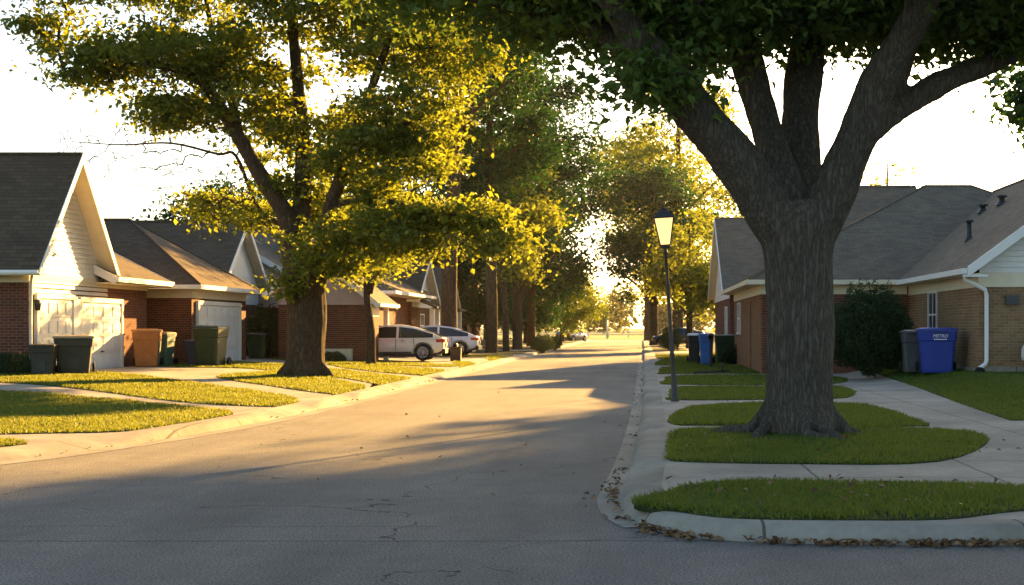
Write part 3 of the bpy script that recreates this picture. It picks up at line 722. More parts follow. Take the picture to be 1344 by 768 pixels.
# ------------------------------------------------------------------ bushes
def bush(base, rx, ry, h, label, n=9000, ls=.07, name='bush', spikes=0):
    root = empty(name, base, label, 'bush')
    k = n; u = rng.normal(0, 1, (k, 3)); u /= np.linalg.norm(u, axis=1)[:, None]; u[:, 2] = np.where(rng.random(k) < .45, -np.abs(u[:, 2]), np.abs(u[:, 2]))
    lump = 1+.10*np.sin(u[:, 0]*9+u[:, 2]*5)+.08*np.sin(u[:, 1]*11+u[:, 2]*8)
    C = u*np.array([rx, ry, h])*(rng.random(k)**.25*lump)[:, None]
    C[:, 0] *= 1.0; 
    # fuller low down than a dome
    C[:, 2] = np.where(C[:, 2] < 0, h*.40+C[:, 2]*.42, h*.40+C[:, 2]*.60)
    for s_ in range(spikes):
        a = rng.uniform(-.6, .6); m = 26; t_ = rng.random(m)
        C = np.concatenate([C, np.column_stack([np.full(m, a*rx)+rng.normal(0, .05, m), rng.normal(0, .1, m), h*(.9+.22*t_)])])
    V = leaves_np(C, ls, -.6, .3, .45)
    np_mesh('foliage', V, np.arange(len(V)).reshape(-1, 4), M['bush'], root)
    mb = MB()
    for s_ in range(9):
        a = random.uniform(0, 6.28); mb.tube([(math.cos(a)*.1, math.sin(a)*.1, -.1), (math.cos(a)*rx*.4, math.sin(a)*ry*.4, h*.4), (math.cos(a)*rx*.6, math.sin(a)*ry*.6, h*.75)], [.03, .02, .008], 5)
    mb.build('stems', M['bark'], root); return root
q = A(1141, 483, 40); bush((q.x, 40, .37), 1.25, 1.15, 2.32, 'large rounded dark evergreen bush between the big trunk and the blue bin', 26000, .085, spikes=9)
q = A(962, 468, 57); bush((q.x, 57, .13), .5, .5, .75, 'low clipped dark bush in front of the green bin', 3500, .07)
q = A(8, 495, 37.6); bush((q.x, 37.6, .3), 1.1, .45, .65, 'low shrub bed against the red brick wall at the left edge', 5000, .07)
q = A(436, 474, 56); bush((q.x, 56, .2), .55, .4, .45, 'small low bush at the foot of the red brick gable wall', 2500, .07)
q = A(345, 474, 58); bush((q.x, 58.6, .3), .9, .8, 2.2, 'dark upright shrub beside the second garage', 8000, .09)
q = A(880, 460, 92); bush((q.x, 92, .13), .8, .8, 1.6, 'dark round shrub beyond the pale bin lid on the right verge', 4000, .1)
q = A(712, 462, 88); bush((q.x, 88, .13), .75, 1.6, 1.05, 'dark clipped hedge clump on the far left verge', 5000, .09)
q = A(728, 459, 98); bush((q.x, 98, .13), .5, 1.5, .9, 'smaller clipped hedge clump nearest the far left kerb', 3500, .09)

# ------------------------------------------------------------------ houses
def rect_y(mb, y, x0, x1, z0, z1, d):         # a board on a wall facing -Y
    mb.box(x0, x1, y-d, y, z0, z1)
def lap(mb, org, tx, poly, step=.14, out=.02, nrm=None):
    """lap siding on a convex polygon given in (u, z); org 3-D origin, tx unit direction of u, nrm outward."""
    org = Vector(org); tx = Vector(tx); nrm = Vector(nrm); zs = [p[1] for p in poly]; z = min(zs)
    def span(zz):
        xs = []
        for i in range(len(poly)):
            (u0, z0), (u1, z1) = poly[i], poly[(i+1) % len(poly)]
            if abs(z1-z0) < 1e-9:
                if abs(zz-z0) < 1e-6: xs += [u0, u1]
            elif min(z0, z1)-1e-9 <= zz <= max(z0, z1)+1e-9: xs.append(u0+(u1-u0)*(zz-z0)/(z1-z0))
        return (min(xs), max(xs)) if xs else None
    cr = tx.cross(Vector((0, 0, 1))).dot(nrm)
    while z < max(zs)-1e-4:
        z2 = min(z+step, max(zs)-1e-5); a, b = span(z+1e-6), span(z2)
        if a and b:
            q = [org+tx*a[0]+Vector((0, 0, z))+nrm*out, org+tx*a[1]+Vector((0, 0, z))+nrm*out, org+tx*b[1]+Vector((0, 0, z2))+nrm*.004, org+tx*b[0]+Vector((0, 0, z2))+nrm*.004]
            mb.poly(q if cr > 0 else q[::-1])
            q2 = [org+tx*a[0]+Vector((0, 0, z))+nrm*.003, org+tx*a[1]+Vector((0, 0, z))+nrm*.003, q[1], q[0]]
            mb.poly(q2 if cr > 0 else q2[::-1])
        z = z2
def window(root, org, wall, u0, u1, z0, z1, face):
    """face: '-y', '+x' or '-x'; wall: the fixed coordinate."""
    f, g = MB(), MB()
    def bx(m, a, b, c, d, o0, o1):
        if face == '-y': m.box(a, b, wall-o1, wall-o0, c, d)
        elif face == '+x': m.box(wall+o0, wall+o1, a, b, c, d)
        else: m.box(wall-o1, wall-o0, a, b, c, d)
    t_ = .06
    bx(f, u0-t_, u1+t_, z1, z1+t_, -.03, .045); bx(f, u0-t_*1.5, u1+t_*1.5, z0-t_, z0, -.03, .07); bx(f, u0-t_, u0, z0, z1, -.03, .045); bx(f, u1, u1+t_, z0, z1, -.03, .045)
    m_ = (u0+u1)/2; h_ = (z0+z1)/2
    bx(f, u0, u1, h_-.025, h_+.025, -.02, .034); bx(f, m_-.018, m_+.018, z0, h_-.025, -.02, .03); bx(f, m_-.018, m_+.018, h_+.025, z1, -.02, .03)
    bx(g, u0, u1, z0, z1, -.02, .012)
    fo = f.build('window', M['white'], root, org); g.build('pane', M['pane'], fo, org)
def garage_door(root, org, x, y0, y1, z0, z1, rows=4, cols=4):
    m, f = MB(), MB()
    m.box(x-.06, x+.012, y0, y1, z0, z1)
    ph = (z1-z0)/rows; pw = (y1-y0)/cols
    for r_ in range(rows):
        m.box(x+.012, x+.030, y0, y1, z0+r_*ph+.014, z0+(r_+1)*ph-.014)
        for c in range(cols): m.box(x+.030, x+.050, y0+c*pw+.10, y0+(c+1)*pw-.10, z0+r_*ph+.10, z0+(r_+1)*ph-.10)
    f.box(x-.03, x+.075, y0-.14, y0-.002, z0, z1+.13); f.box(x-.03, x+.075, y1+.002, y1+.14, z0, z1+.13); f.box(x-.03, x+.08, y0, y1, z1+.002, z1+.14)
    d = m.build('garage_door', M['door'], root, org); f.build('door_frame', M['white'], d, org)
    h_ = MB(); h_.box(x+.034, x+.06, (y0+y1)/2-.1, (y0+y1)/2+.1, z0+.55, z0+.59); h_.build('handle', M['metal_dark'], d, org)
def gable_x(root, org, x0, x1, y0, y1, ze, zr, shm, ovy=.45, ovx=.4, th=.13, fas='white', both=True):
    """roof with its ridge along X; the street gable is at x1 (facing +X) or x0 (facing -X)."""
    ym = (y0+y1)/2; sl = (zr-ze)/(ym-y0); zo = ze-sl*ovy; mb = MB(); X0, X1 = min(x0, x1)-ovx, max(x0, x1)+ovx
    mb.slab([(X0, y0-ovy, zo), (X1, y0-ovy, zo), (X1, ym, zr), (X0, ym, zr)], (0, 0, th))
    mb.slab([(X1, y1+ovy, zo), (X0, y1+ovy, zo), (X0, ym, zr), (X1, ym, zr)], (0, 0, th))
    ro = mb.build('roof', shm, root, org)
    f = MB()
    for X, d in ((X0, -.03), (X1, .03)):
        for ya, yb in ((y0-ovy, ym), (y1+ovy, ym)):
            f.slab([(X, ya, zo-.11), (X, yb, zr-.11), (X, yb, zr+th+.02), (X, ya, zo+th+.02)], (d, 0, 0))
    f.build('fascia', M[fas], ro, org)
    g = MB()
    for Y, d in ((y0-ovy, -1), (y1+ovy, 1)):
        g.box(X0, X1, min(Y, Y+d*.1), max(Y, Y+d*.1), zo-.02, zo+th-.01)
    g.build('gutter', M[fas], ro, org)
    s_ = MB()                                   # soffit boards under the eaves and rakes
    for X0_, X1_ in ((X0+.01, X0+ovx-.01), (X1-ovx+.01, X1-.01)):
        s_.slab([(X0_, y0-ovy, zo-.004), (X1_, y0-ovy, zo-.004), (X1_, ym, zr-.004), (X0_, ym, zr-.004)], (0, 0, -.02)); s_.slab([(X1_, y1+ovy, zo-.004), (X0_, y1+ovy, zo-.004), (X0_, ym, zr-.004), (X1_, ym, zr-.004)], (0, 0, -.02))
    s_.build('soffit', M['trim'], ro, org)
    c = MB(); c.tube([(X0, ym, zr+th+.005), (X1, ym, zr+th+.005)], .07, 6); c.build('ridge_cap', shm, ro, org)
    return ro, zo
def hip(root, org, x0, x1, y0, y1, ze, zr, shm, ov=.4, th=.12, end0=True, end1=True, fas='white'):
    X0, X1, Y0_, Y1_ = x0-ov, x1+ov, y0-ov, y1+ov; ym = (Y0_+Y1_)/2; hd = ym-Y0_; mb = MB(); up = (0, 0, th)
    a = X0+hd if end0 else X0; b = X1-hd if end1 else X1
    mb.slab([(X0, Y0_, ze), (X1, Y0_, ze), (b, ym, zr), (a, ym, zr)], up); mb.slab([(X1, Y1_, ze), (X0, Y1_, ze), (a, ym, zr), (b, ym, zr)], up)
    mb.slab([(X0, Y1_, ze), (X0, Y0_, ze), (a, ym, zr)], up) if end0 else None
    mb.slab([(X1, Y0_, ze), (X1, Y1_, ze), (b, ym, zr)], up) if end1 else None
    ro = mb.build('roof', shm, root, org); c = MB(); zt = zr+th
    c.tube([(a, ym, zt), (b, ym, zt)], .06, 6)
    if end0: c.tube([(X0, Y0_, ze+th), (a, ym, zt)], .05, 6); c.tube([(X0, Y1_, ze+th), (a, ym, zt)], .05, 6)
    if end1: c.tube([(X1, Y0_, ze+th), (b, ym, zt)], .05, 6); c.tube([(X1, Y1_, ze+th), (b, ym, zt)], .05, 6)
    c.build('ridge_cap', shm, ro, org)
    g = MB(); zz0, zz1 = ze-.04, ze+th-.015
    g.box(X0-.1, X1+.1, Y0_-.11, Y0_-.003, zz0, zz1); g.box(X0-.1, X1+.1, Y1_+.003, Y1_+.11, zz0, zz1); g.box(X0-.11, X0-.003, Y0_, Y1_, zz0, zz1); g.box(X1+.003, X1+.11, Y0_, Y1_, zz0, zz1)
    g.build('gutter', M[fas], ro, org)
    s_ = MB(); s_.box(X0+.01, X1-.01, Y0_+.01, Y1_-.01, ze-.06, ze-.03); s_.build('soffit', M['trim'], ro, org)
    return ro
def frieze(root, org, x0, x1, y0, y1, z0, z1, d=.03, m='trim'):
    f = MB()
    f.box(x0-d, x1+d, y0-d, y0-.003, z0, z1); f.box(x0-d, x1+d, y1+.003, y1+d, z0, z1); f.box(x0-d, x0-.003, y0, y1, z0, z1); f.box(x1+.003, x1+d, y0, y1, z0, z1)
    return f.build('frieze', M[m], root, org)
def pipe_vent(ro, org, x, y, z, h=.45, r=.06, m='metal_dark'):
    mb = MB(); mb.tube([(x, y, z-.3), (x, y, z+h)], r, 10); mb.lathe([(r*1.9, h), (r*1.9, h+.05), (0, h+.08)], (x, y, z), 10); mb.lathe([(r*1.02, .12), (r*2.4, -.05)], (x, y, z), 10)
    mb.build('vent_pipe', M[m], ro, org)

# --- left, nearest: steep white gable over two garage doors
org = Vector((-16.5, 41.5, .3)); h1 = empty('house', org, 'red brick house at the left edge with steep white gable and two garage doors', 'house')
XF = -16.5
mb = MB(); mb.box(-29, XF, 38.3, 47.4, -.1, 3.05); mb.build('wall', M['brick_red'], h1, org)
frieze(h1, org, -29, XF, 38.3, 47.4, 2.82, 3.08)
ro, zo = gable_x(h1, org, -29, XF-.05, 38.2, 43.2, 3.5, 6.42, M['shingle_brown'], .42, .55)
mb = MB(); lap(mb, (XF-.02, 0, 0), (0, 1, 0), [(38.2, 3.08), (43.25, 3.08), (43.25, 3.42), (40.7, 6.35), (38.2, 3.42)], nrm=(1, 0, 0), out=.035); lap(mb, (XF-.02, 0, 0), (0, 1, 0), [(38.62, 2.42), (43.9, 2.42), (43.9, 3.08), (38.62, 3.08)], nrm=(1, 0, 0), out=.06)
mb.slab([(XF-.1, 38.3, 3.05), (XF-.1, 43.2, 3.05), (XF-.1, 43.2, 3.45), (XF-.1, 40.7, 6.35), (XF-.1, 38.3, 3.45)], (.08, 0, 0)); mb.build('gable_siding', M['siding'], h1, org)
mb = MB(); mb.slab([(-18.9, 37.78, 4.1), (-15.9, 37.78, 3.0), (-15.9, 37.2, 2.95), (-18.9, 37.2, 2.95)], (0, 0, .12))
mb = MB()                                       # side roof over the second door
mb.slab([(-15.85, 42.9, 3.02), (-15.85, 47.9, 3.02), (-19.6, 47.9, 4.9), (-19.6, 42.9, 4.9)], (0, 0, .12)); mb.slab([(-19.6, 42.9, 4.9), (-19.6, 47.9, 4.9), (-27.5, 47.9, 3.02), (-27.5, 42.9, 3.02)], (0, 0, .12)); r2 = mb.build('side_roof', M['shingle_brown'], h1, org)
mb = MB(); mb.box(-15.847, -15.74, 42.85, 47.95, 2.98, 3.13); mb.build('gutter', M['white'], r2, org)
mb = MB(); mb.slab([(-15.86, 47.905, 2.9), (-19.6, 47.905, 4.78), (-19.6, 47.905, 5.05), (-15.86, 47.905, 3.16)], (0, .03, 0)); mb.slab([(-15.86, 42.895, 2.9), (-16.6, 42.895, 3.27), (-16.6, 42.895, 3.55), (-15.86, 42.895, 3.16)], (0, -.03, 0)); mb.build('fascia', M['white'], r2, org)
mb = MB(); mb.box(-19.5, -15.9, 42.95, 47.8, 2.93, 2.97); mb.build('soffit', M['trim'], r2, org)
mb = MB(); mb.box(-29, -15.95, 37.62, 38.2, 3.02, 3.06); mb.build('soffit', M['trim'], ro, org)
garage_door(h1, org, XF+.03, 38.75, 41.1, .3, 2.4); garage_door(h1, org, XF+.03, 41.75, 44.9, .3, 2.35)
mb = MB(); mb.box(XF+.003, XF+.10, 41.25, 41.6, .3, 2.42); mb.build('pilaster', M['white'], h1, org)
mb = MB(); mb.lathe([(0, 0), (.07, .02), (.09, .2), (.05, .3), (0, .32)], (XF+.16, 38.5, 2.05), 8); mb.box(XF, XF+.16, 38.46, 38.54, 2.3, 2.36); mb.build('wall_lamp', M['metal_dark'], h1, org)
mb = MB(); mb.box(XF+.0, XF+.035, 38.3, 38.62, 2.5, 2.82); mb.tube([(-16.35, 38.15, 3.0), (-16.42, 38.24, 2.75), (-16.42, 38.24, .35), (-16.3, 38.1, .28)], .045, 6)
mb.build('downspout', M['trim'], h1, org)

# --- left, second: hipped garage and a white gable beyond
org = Vector((-15.5, 55, .3)); h2 = empty('house', org, 'second left house with hipped garage roof and small white gable', 'house')
mb = MB(); mb.box(-27, -15.5, 49, 55.7, -.1, 3.0); mb.box(-28, -17.3, 57.5, 64.3, -.1, 3.2); mb.box(-27.5, -19, 55.7, 57.5, -.1, 3.0); mb.build('wall', M['brick_red'], h2, org)
frieze(h2, org, -27, -15.5, 49, 55.7, 2.62, 2.92)
ro = hip(h2, org, -27, -15.5, 49, 55.7, 2.96, 5.45, M['shingle_brown'])
mb = MB(); mb.box(-20.6, -20.2, 52.1, 52.5, 5.2, 6.1); mb.box(-20.65, -20.15, 52.05, 52.55, 6.1, 6.16); mb.build('chimney', M['metal_dark'], ro, org)
pipe_vent(ro, org, -21.2, 52, 5.5, .35)
garage_door(h2, org, -15.47, 49.6, 54.6, .3, 2.4, 4, 6)
ro, zo = gable_x(h2, org, -28, -17.3, 57.7, 64.1, 3.45, 6.0, M['shingle_brown'], .4, .45)
mb = MB(); lap(mb, (-17.28, 0, 0), (0, 1, 0), [(57.7, 2.6), (64.1, 2.6), (64.1, 3.35), (60.9, 5.95), (57.7, 3.35)], nrm=(1, 0, 0)); mb.slab([(-17.36, 57.75, 3.2), (-17.36, 64.05, 3.2), (-17.36, 64.05, 3.35), (-17.36, 60.9, 5.9), (-17.36, 57.75, 3.35)], (.06, 0, 0)); mb.build('gable_siding', M['siding'], h2, org)
mb = MB(); mb.box(-28, -17.9, 57.44, 57.497, 2.4, 3.2); mb.build('trim_board', M['white'], h2, org)

# --- left, third: brick wall with pinkish siding gable facing the camera
org = Vector((-12, 60, .3)); h3 = empty('house', org, 'red brick house with pinkish siding gable behind the maple trunk', 'house')
YW = 57.2; XR = -10.98
mb = MB(); mb.box(-14.6, XR, YW, 59.4, -.1, 2.52); mb.box(-14.5, -13.3, 59.4, 66, -.1, 3.0); mb.box(-33, -12.4, 66, 78, -.1, 3.15); mb.box(-22.5, -15, 64.8, 66, -.1, 2.52); mb.build('wall', M['brick_red'], h3, org)
mb = MB(); xa = -12.9; zr = 4.35; ya = 64.8
lap(mb, (0, YW-.01, 0), (1, 0, 0), [(-14.6, 2.52), (XR, 2.52), (XR, 2.83), (xa, zr), (-14.6, 3.2)], nrm=(0, -1, 0), out=.025)
mb.slab([(-14.6, YW, 2.52), (XR-.02, YW, 2.52), (XR-.02, YW, 2.8), (xa, YW, zr-.04), (-14.6, YW, 3.16)], (0, .08, 0)); mb.box(XR-.05, XR+.01, YW+.01, 59.4, 2.52, 2.8)
lap(mb, (0, ya-.01, 0), (1, 0, 0), [(-22.5, 2.52), (-15, 2.52), (-15, 3.4), (-19.2, 5.82), (-22.5, 3.6)], nrm=(0, -1, 0), out=.025)
mb.slab([(-22.4, ya, 2.5), (-15, ya, 2.5), (-15, ya, 3.36), (-19.2, ya, 5.78), (-22.4, ya, 3.56)], (0, .8, 0)); mb.build('gable_siding', M['siding_pink'], h3, org)
def gable_y(root, org, x0, x1, xr, y0, y1, ze0, ze1, zr, shm, ovy=.4, ovx=.45, th=.13, fas='white'):
    mb = MB(); s0 = (zr-ze0)/(xr-x0); s1 = (zr-ze1)/(x1-xr); X0, X1, Y0_, Y1_ = x0-ovx, x1+ovx, y0-ovy, y1+ovy; a, b = ze0-s0*ovx, ze1-s1*ovx
    mb.slab([(X0, Y1_, a), (X0, Y0_, a), (xr, Y0_, zr), (xr, Y1_, zr)], (0, 0, th)); mb.slab([(X1, Y0_, b), (X1, Y1_, b), (xr, Y1_, zr), (xr, Y0_, zr)], (0, 0, th))
    ro = mb.build('roof', shm, root, org); f = MB()
    for Y, d in ((Y0_, -.03), (Y1_, .03)):
        f.slab([(X0, Y, a-.12), (xr, Y, zr-.12), (xr, Y, zr+th+.02), (X0, Y, a+th+.02)], (0, d, 0)); f.slab([(X1, Y, b-.12), (xr, Y, zr-.12), (xr, Y, zr+th+.02), (X1, Y, b+th+.02)], (0, d, 0))
    f.build('fascia', M[fas], ro, org)
    g = MB(); g.box(X0-.11, X0-.003, Y0_, Y1_, a-.03, a+th-.02); g.box(X1+.003, X1+.11, Y0_, Y1_, b-.03, b+th-.02); g.build('gutter', M[fas], ro, org)
    s_ = MB(); s_.box(x1+.02, X1-.01, Y0_+.02, Y1_-.02, b-.05, b-.02); s_.box(X0+.01, x0-.02, Y0_+.02, Y1_-.02, a-.05, a-.02); s_.build('soffit', M['trim'], ro, org)
    c = MB(); c.tube([(xr, Y0_, zr+th), (xr, Y1_, zr+th)], .06, 6); c.build('ridge_cap', shm, ro, org)
    return ro
ro = gable_y(h3, org, -14.6, XR, xa, YW, 61.0, 3.2, 2.83, zr, M['shingle_grey'], .35, .45)
ro = gable_y(h3, org, -14.6, -13.2, -13.9, 61.4, 66, 3.02, 3.02, 3.7, M['shingle_grey'], 0, .1)
ro = gable_y(h3, org, -22.5, -15, -19.2, ya, 70, 3.6, 3.4, 5.85, M['shingle_grey'], .3, .3)
ro = hip(h3, org, -34, -11.8, 66, 78, 3.2, 6.5, M['shingle_grey'])
mb = MB(); mb.box(-11.0, -10.8, 60.6, 60.8, .2, 2.75); mb.build('porch_post', M['white'], h3, org)
mb = MB(); mb.box(XR+.003, XR+.03, 57.25, 59.35, 2.05, 2.52); mb.build('frieze', M['trim'], h3, org)
window(h3, org, -13.3, 62.6, 63.6, 1.0, 2.2, '+x')
mb = MB(); mb.box(-13.0, -11.6, YW-.35, YW-.06, .25, .75); mb.build('meter_cabinet', M['trim'], h3, org)

# --- left, fourth and fifth, partly hidden by the row of trees
def small_house(org, xf, y0, y1, ze, zr, sid, brk, label, roofm, depth=12, porch=True):
    org = Vector(org); h_ = empty('house', org, label, 'house'); x0 = xf-depth
    mb = MB(); mb.box(x0, xf, y0, y1, -.1, ze); mb.build('wall', M[brk], h_, org)
    ro, zo = gable_x(h_, org, x0, xf, y0, y1, ze+.02, zr, M[roofm], .4, .45)
    mb = MB(); ym = (y0+y1)/2; lap(mb, (xf, 0, 0), (0, 1, 0), [(y0, ze-.5), (y1, ze-.5), (y1, ze), (ym, zr-.05), (y0, ze)], nrm=(1, 0, 0)); mb.slab([(xf-.1, y0, ze-.02), (xf-.1, y1, ze-.02), (xf-.1, ym, zr-.06)], (.09, 0, 0)); mb.build('gable_siding', M[sid], h_, org)
    window(h_, org, xf, ym-.6, ym+.6, 1.1, 2.3, '+x'); window(h_, org, y0, xf-3.4, xf-2.4, 1.1, 2.3, '-y')
    if porch:
        for k, yy in enumerate((y0+.3, y0+2.2)):
            mb = MB(); mb.box(xf+.9, xf+1.15, yy, yy+.25, .1, 2.6); mb.build('porch_post', M['white'], h_, org)
        mb = MB(); mb.slab([(xf+1.4, y0-.3, 2.62), (xf+1.4, y0+3, 2.62), (xf+.02, y0+3, 3.1), (xf+.02, y0-.3, 3.1)], (0, 0, .1)); mb.build('porch_roof', M[roofm], h_, org)
    return h_
small_house((-12.5, 78, .3), -12.2, 75.5, 82.5, 3.2, 5.3, 'siding', 'brick_red', 'fourth left house with white gable and two pale porch posts', 'shingle_brown')
small_house((-13, 92, .3), -12.6, 88, 95, 3.1, 5.4, 'siding_sage', 'siding_sage', 'small sage green house between the dark verge trunks', 'shingle_grey')
small_house((-14, 112, .3), -13.2, 108, 116, 3.1, 5.6, 'siding_pink', 'brick_red', 'farthest left house of red brick behind the tree row', 'shingle_brown', porch=False)

# --- right, nearest: tan brick house with cross gable and hipped wing
org = Vector((8.5, 40, .4)); h5 = empty('house', org, 'tan brick house at the right edge with grey shingled roofs behind the blue bin', 'house')
mb = MB(); mb.box(8.5, 17.1, 35.8, 51, -.1, 3.0); mb.build('wall', M['brick_tan'], h5, org)
mb = MB(); mb.box(3.8, 8.497, 45.2, 58.2, -.1, 2.98); mb.build('wing_wall', M['brick_orange'], h5, org)
mb = MB(); mb.box(3.83, 8.49, 45.17, 45.197, -.1, 2.98); mb.build('end_wall', M['brick_red'], h5, org)
frieze(h5, org, 8.5, 17.1, 35.8, 51, 2.62, 2.98); frieze(h5, org, 3.8, 8.4, 45.17, 58.2, 2.66, 2.96)
ro = hip(h5, org, 3.8, 18.5, 45.2, 58.2, 3.0, 6.62, M['shingle_grey'], fas='trim')
ro2 = gable_y(h5, org, 8.5, 17.1, 12.8, 35.8, 51.2, 3.26, 3.26, 6.4, M['shingle_grey'], .45, .4, fas='white')
mb = MB(); lap(mb, (0, 35.79, 0), (1, 0, 0), [(8.5, 2.98), (17.1, 2.98), (17.1, 3.2), (12.8, 6.3), (8.5, 3.2)], nrm=(0, -1, 0), out=.03); mb.slab([(8.5, 35.8, 3.0), (17.1, 35.8, 3.0), (17.1, 35.8, 3.2), (12.8, 35.8, 6.28), (8.5, 35.8, 3.2)], (0, .08, 0)); mb.build('gable_siding', M['siding'], h5, org)
window(h5, org, 8.5, 40.9, 42.0, 1.35, 2.6, '-x')
window(h5, org, 3.8, 54.5, 55.9, 1.4, 2.5, '-x')
mb = MB(); mb.box(3.77, 3.797, 49.3, 53.9, .2, 2.5); mb.build('brick_panel', M['brick_orange'], h5, org)
def on_roof(x, sl=(6.4-3.26)/4.3): return 6.4-sl*abs(12.8-x)+.13
for px, py, y, h_, m in ((1272, 310, 41.5, .52, 'metal_dark'), (1290, 268, 47, .2, 'metal_dark'), (1315, 266, 45, .22, 'metal_dark')):
    x = (px-VX)/F*y; pipe_vent(ro2, org, x, y, on_roof(x), h_, .07 if h_ > .3 else .09, m)
mb = MB(); s_ = .055
mb.box(8.0, 8.62, 35.36, 35.42, 2.86, 2.92)
mb.tube([(8.06, 35.5, 2.92), (8.1, 35.56, 2.80), (8.62, 35.68, 2.55), (8.66, 35.7, 2.4), (8.66, 35.7, .78), (8.62, 35.66, .68), (8.32, 35.4, .52)], s_, 10)
mb.build('downspout', M['white'], h5, org)
mb = MB(); mb.lathe([(.10, -.1), (.12, -.1), (.12, .12), (.09, .12)], (8.40, 35.34, .50), 14, 'y'); mb.lathe([(0, -.09), (.11, -.09)], (8.40, 35.34, .50), 14, 'y'); mb.build('drain_pipe', M['rubber'], h5, org)
mb = MB(); mb.box(9.15, 9.5, 35.74, 35.797, 2.18, 2.42); [mb.box(9.17, 9.48, 35.72, 35.74, 2.2+k*.05, 2.23+k*.05) for k in range(4)]; mb.build('wall_vent', M['bin_grey'], h5, org)
mb = MB(); mb.box(8.44, 17.15, 35.74, 35.797, .3, .62); mb.box(8.44, 8.497, 35.797, 45.1, .3, .58); mb.build('plinth', M['kerb'], h5, org)

# --- right, second: gable facing the street, taller roof behind
org = Vector((5, 66, .4)); h6 = empty('house', org, 'farther right house with white street gable above a red brick wall', 'house')
mb = MB(); mb.box(3.9, 9, 62.6, 75.4, -.1, 3.1); mb.box(8.5, 22, 60.5, 78, -.1, 3.3); mb.build('wall', M['brick_red'], h6, org)
ro, zo = gable_x(h6, org, 3.9, 13, 62.6, 75.4, 3.3, 6.75, M['shingle_grey'], .4, .35)
mb = MB(); lap(mb, (3.9, 0, 0), (0, 1, 0), [(62.6, 2.9), (75.4, 2.9), (75.4, 3.2), (69, 6.65), (62.6, 3.2)], nrm=(-1, 0, 0), out=.03); mb.slab([(3.9, 62.6, 3.0), (3.9, 75.4, 3.0), (3.9, 69, 6.6)], (.08, 0, 0)); mb.build('gable_siding', M['siding'], h6, org)
ro, zo = gable_x(h6, org, 9.0, 13.0, 60.9, 77.1, 3.3, 8.3, M['shingle_grey'], .4, .3)
window(h6, org, 3.9, 64.5, 66, 1.2, 2.5, '-x')

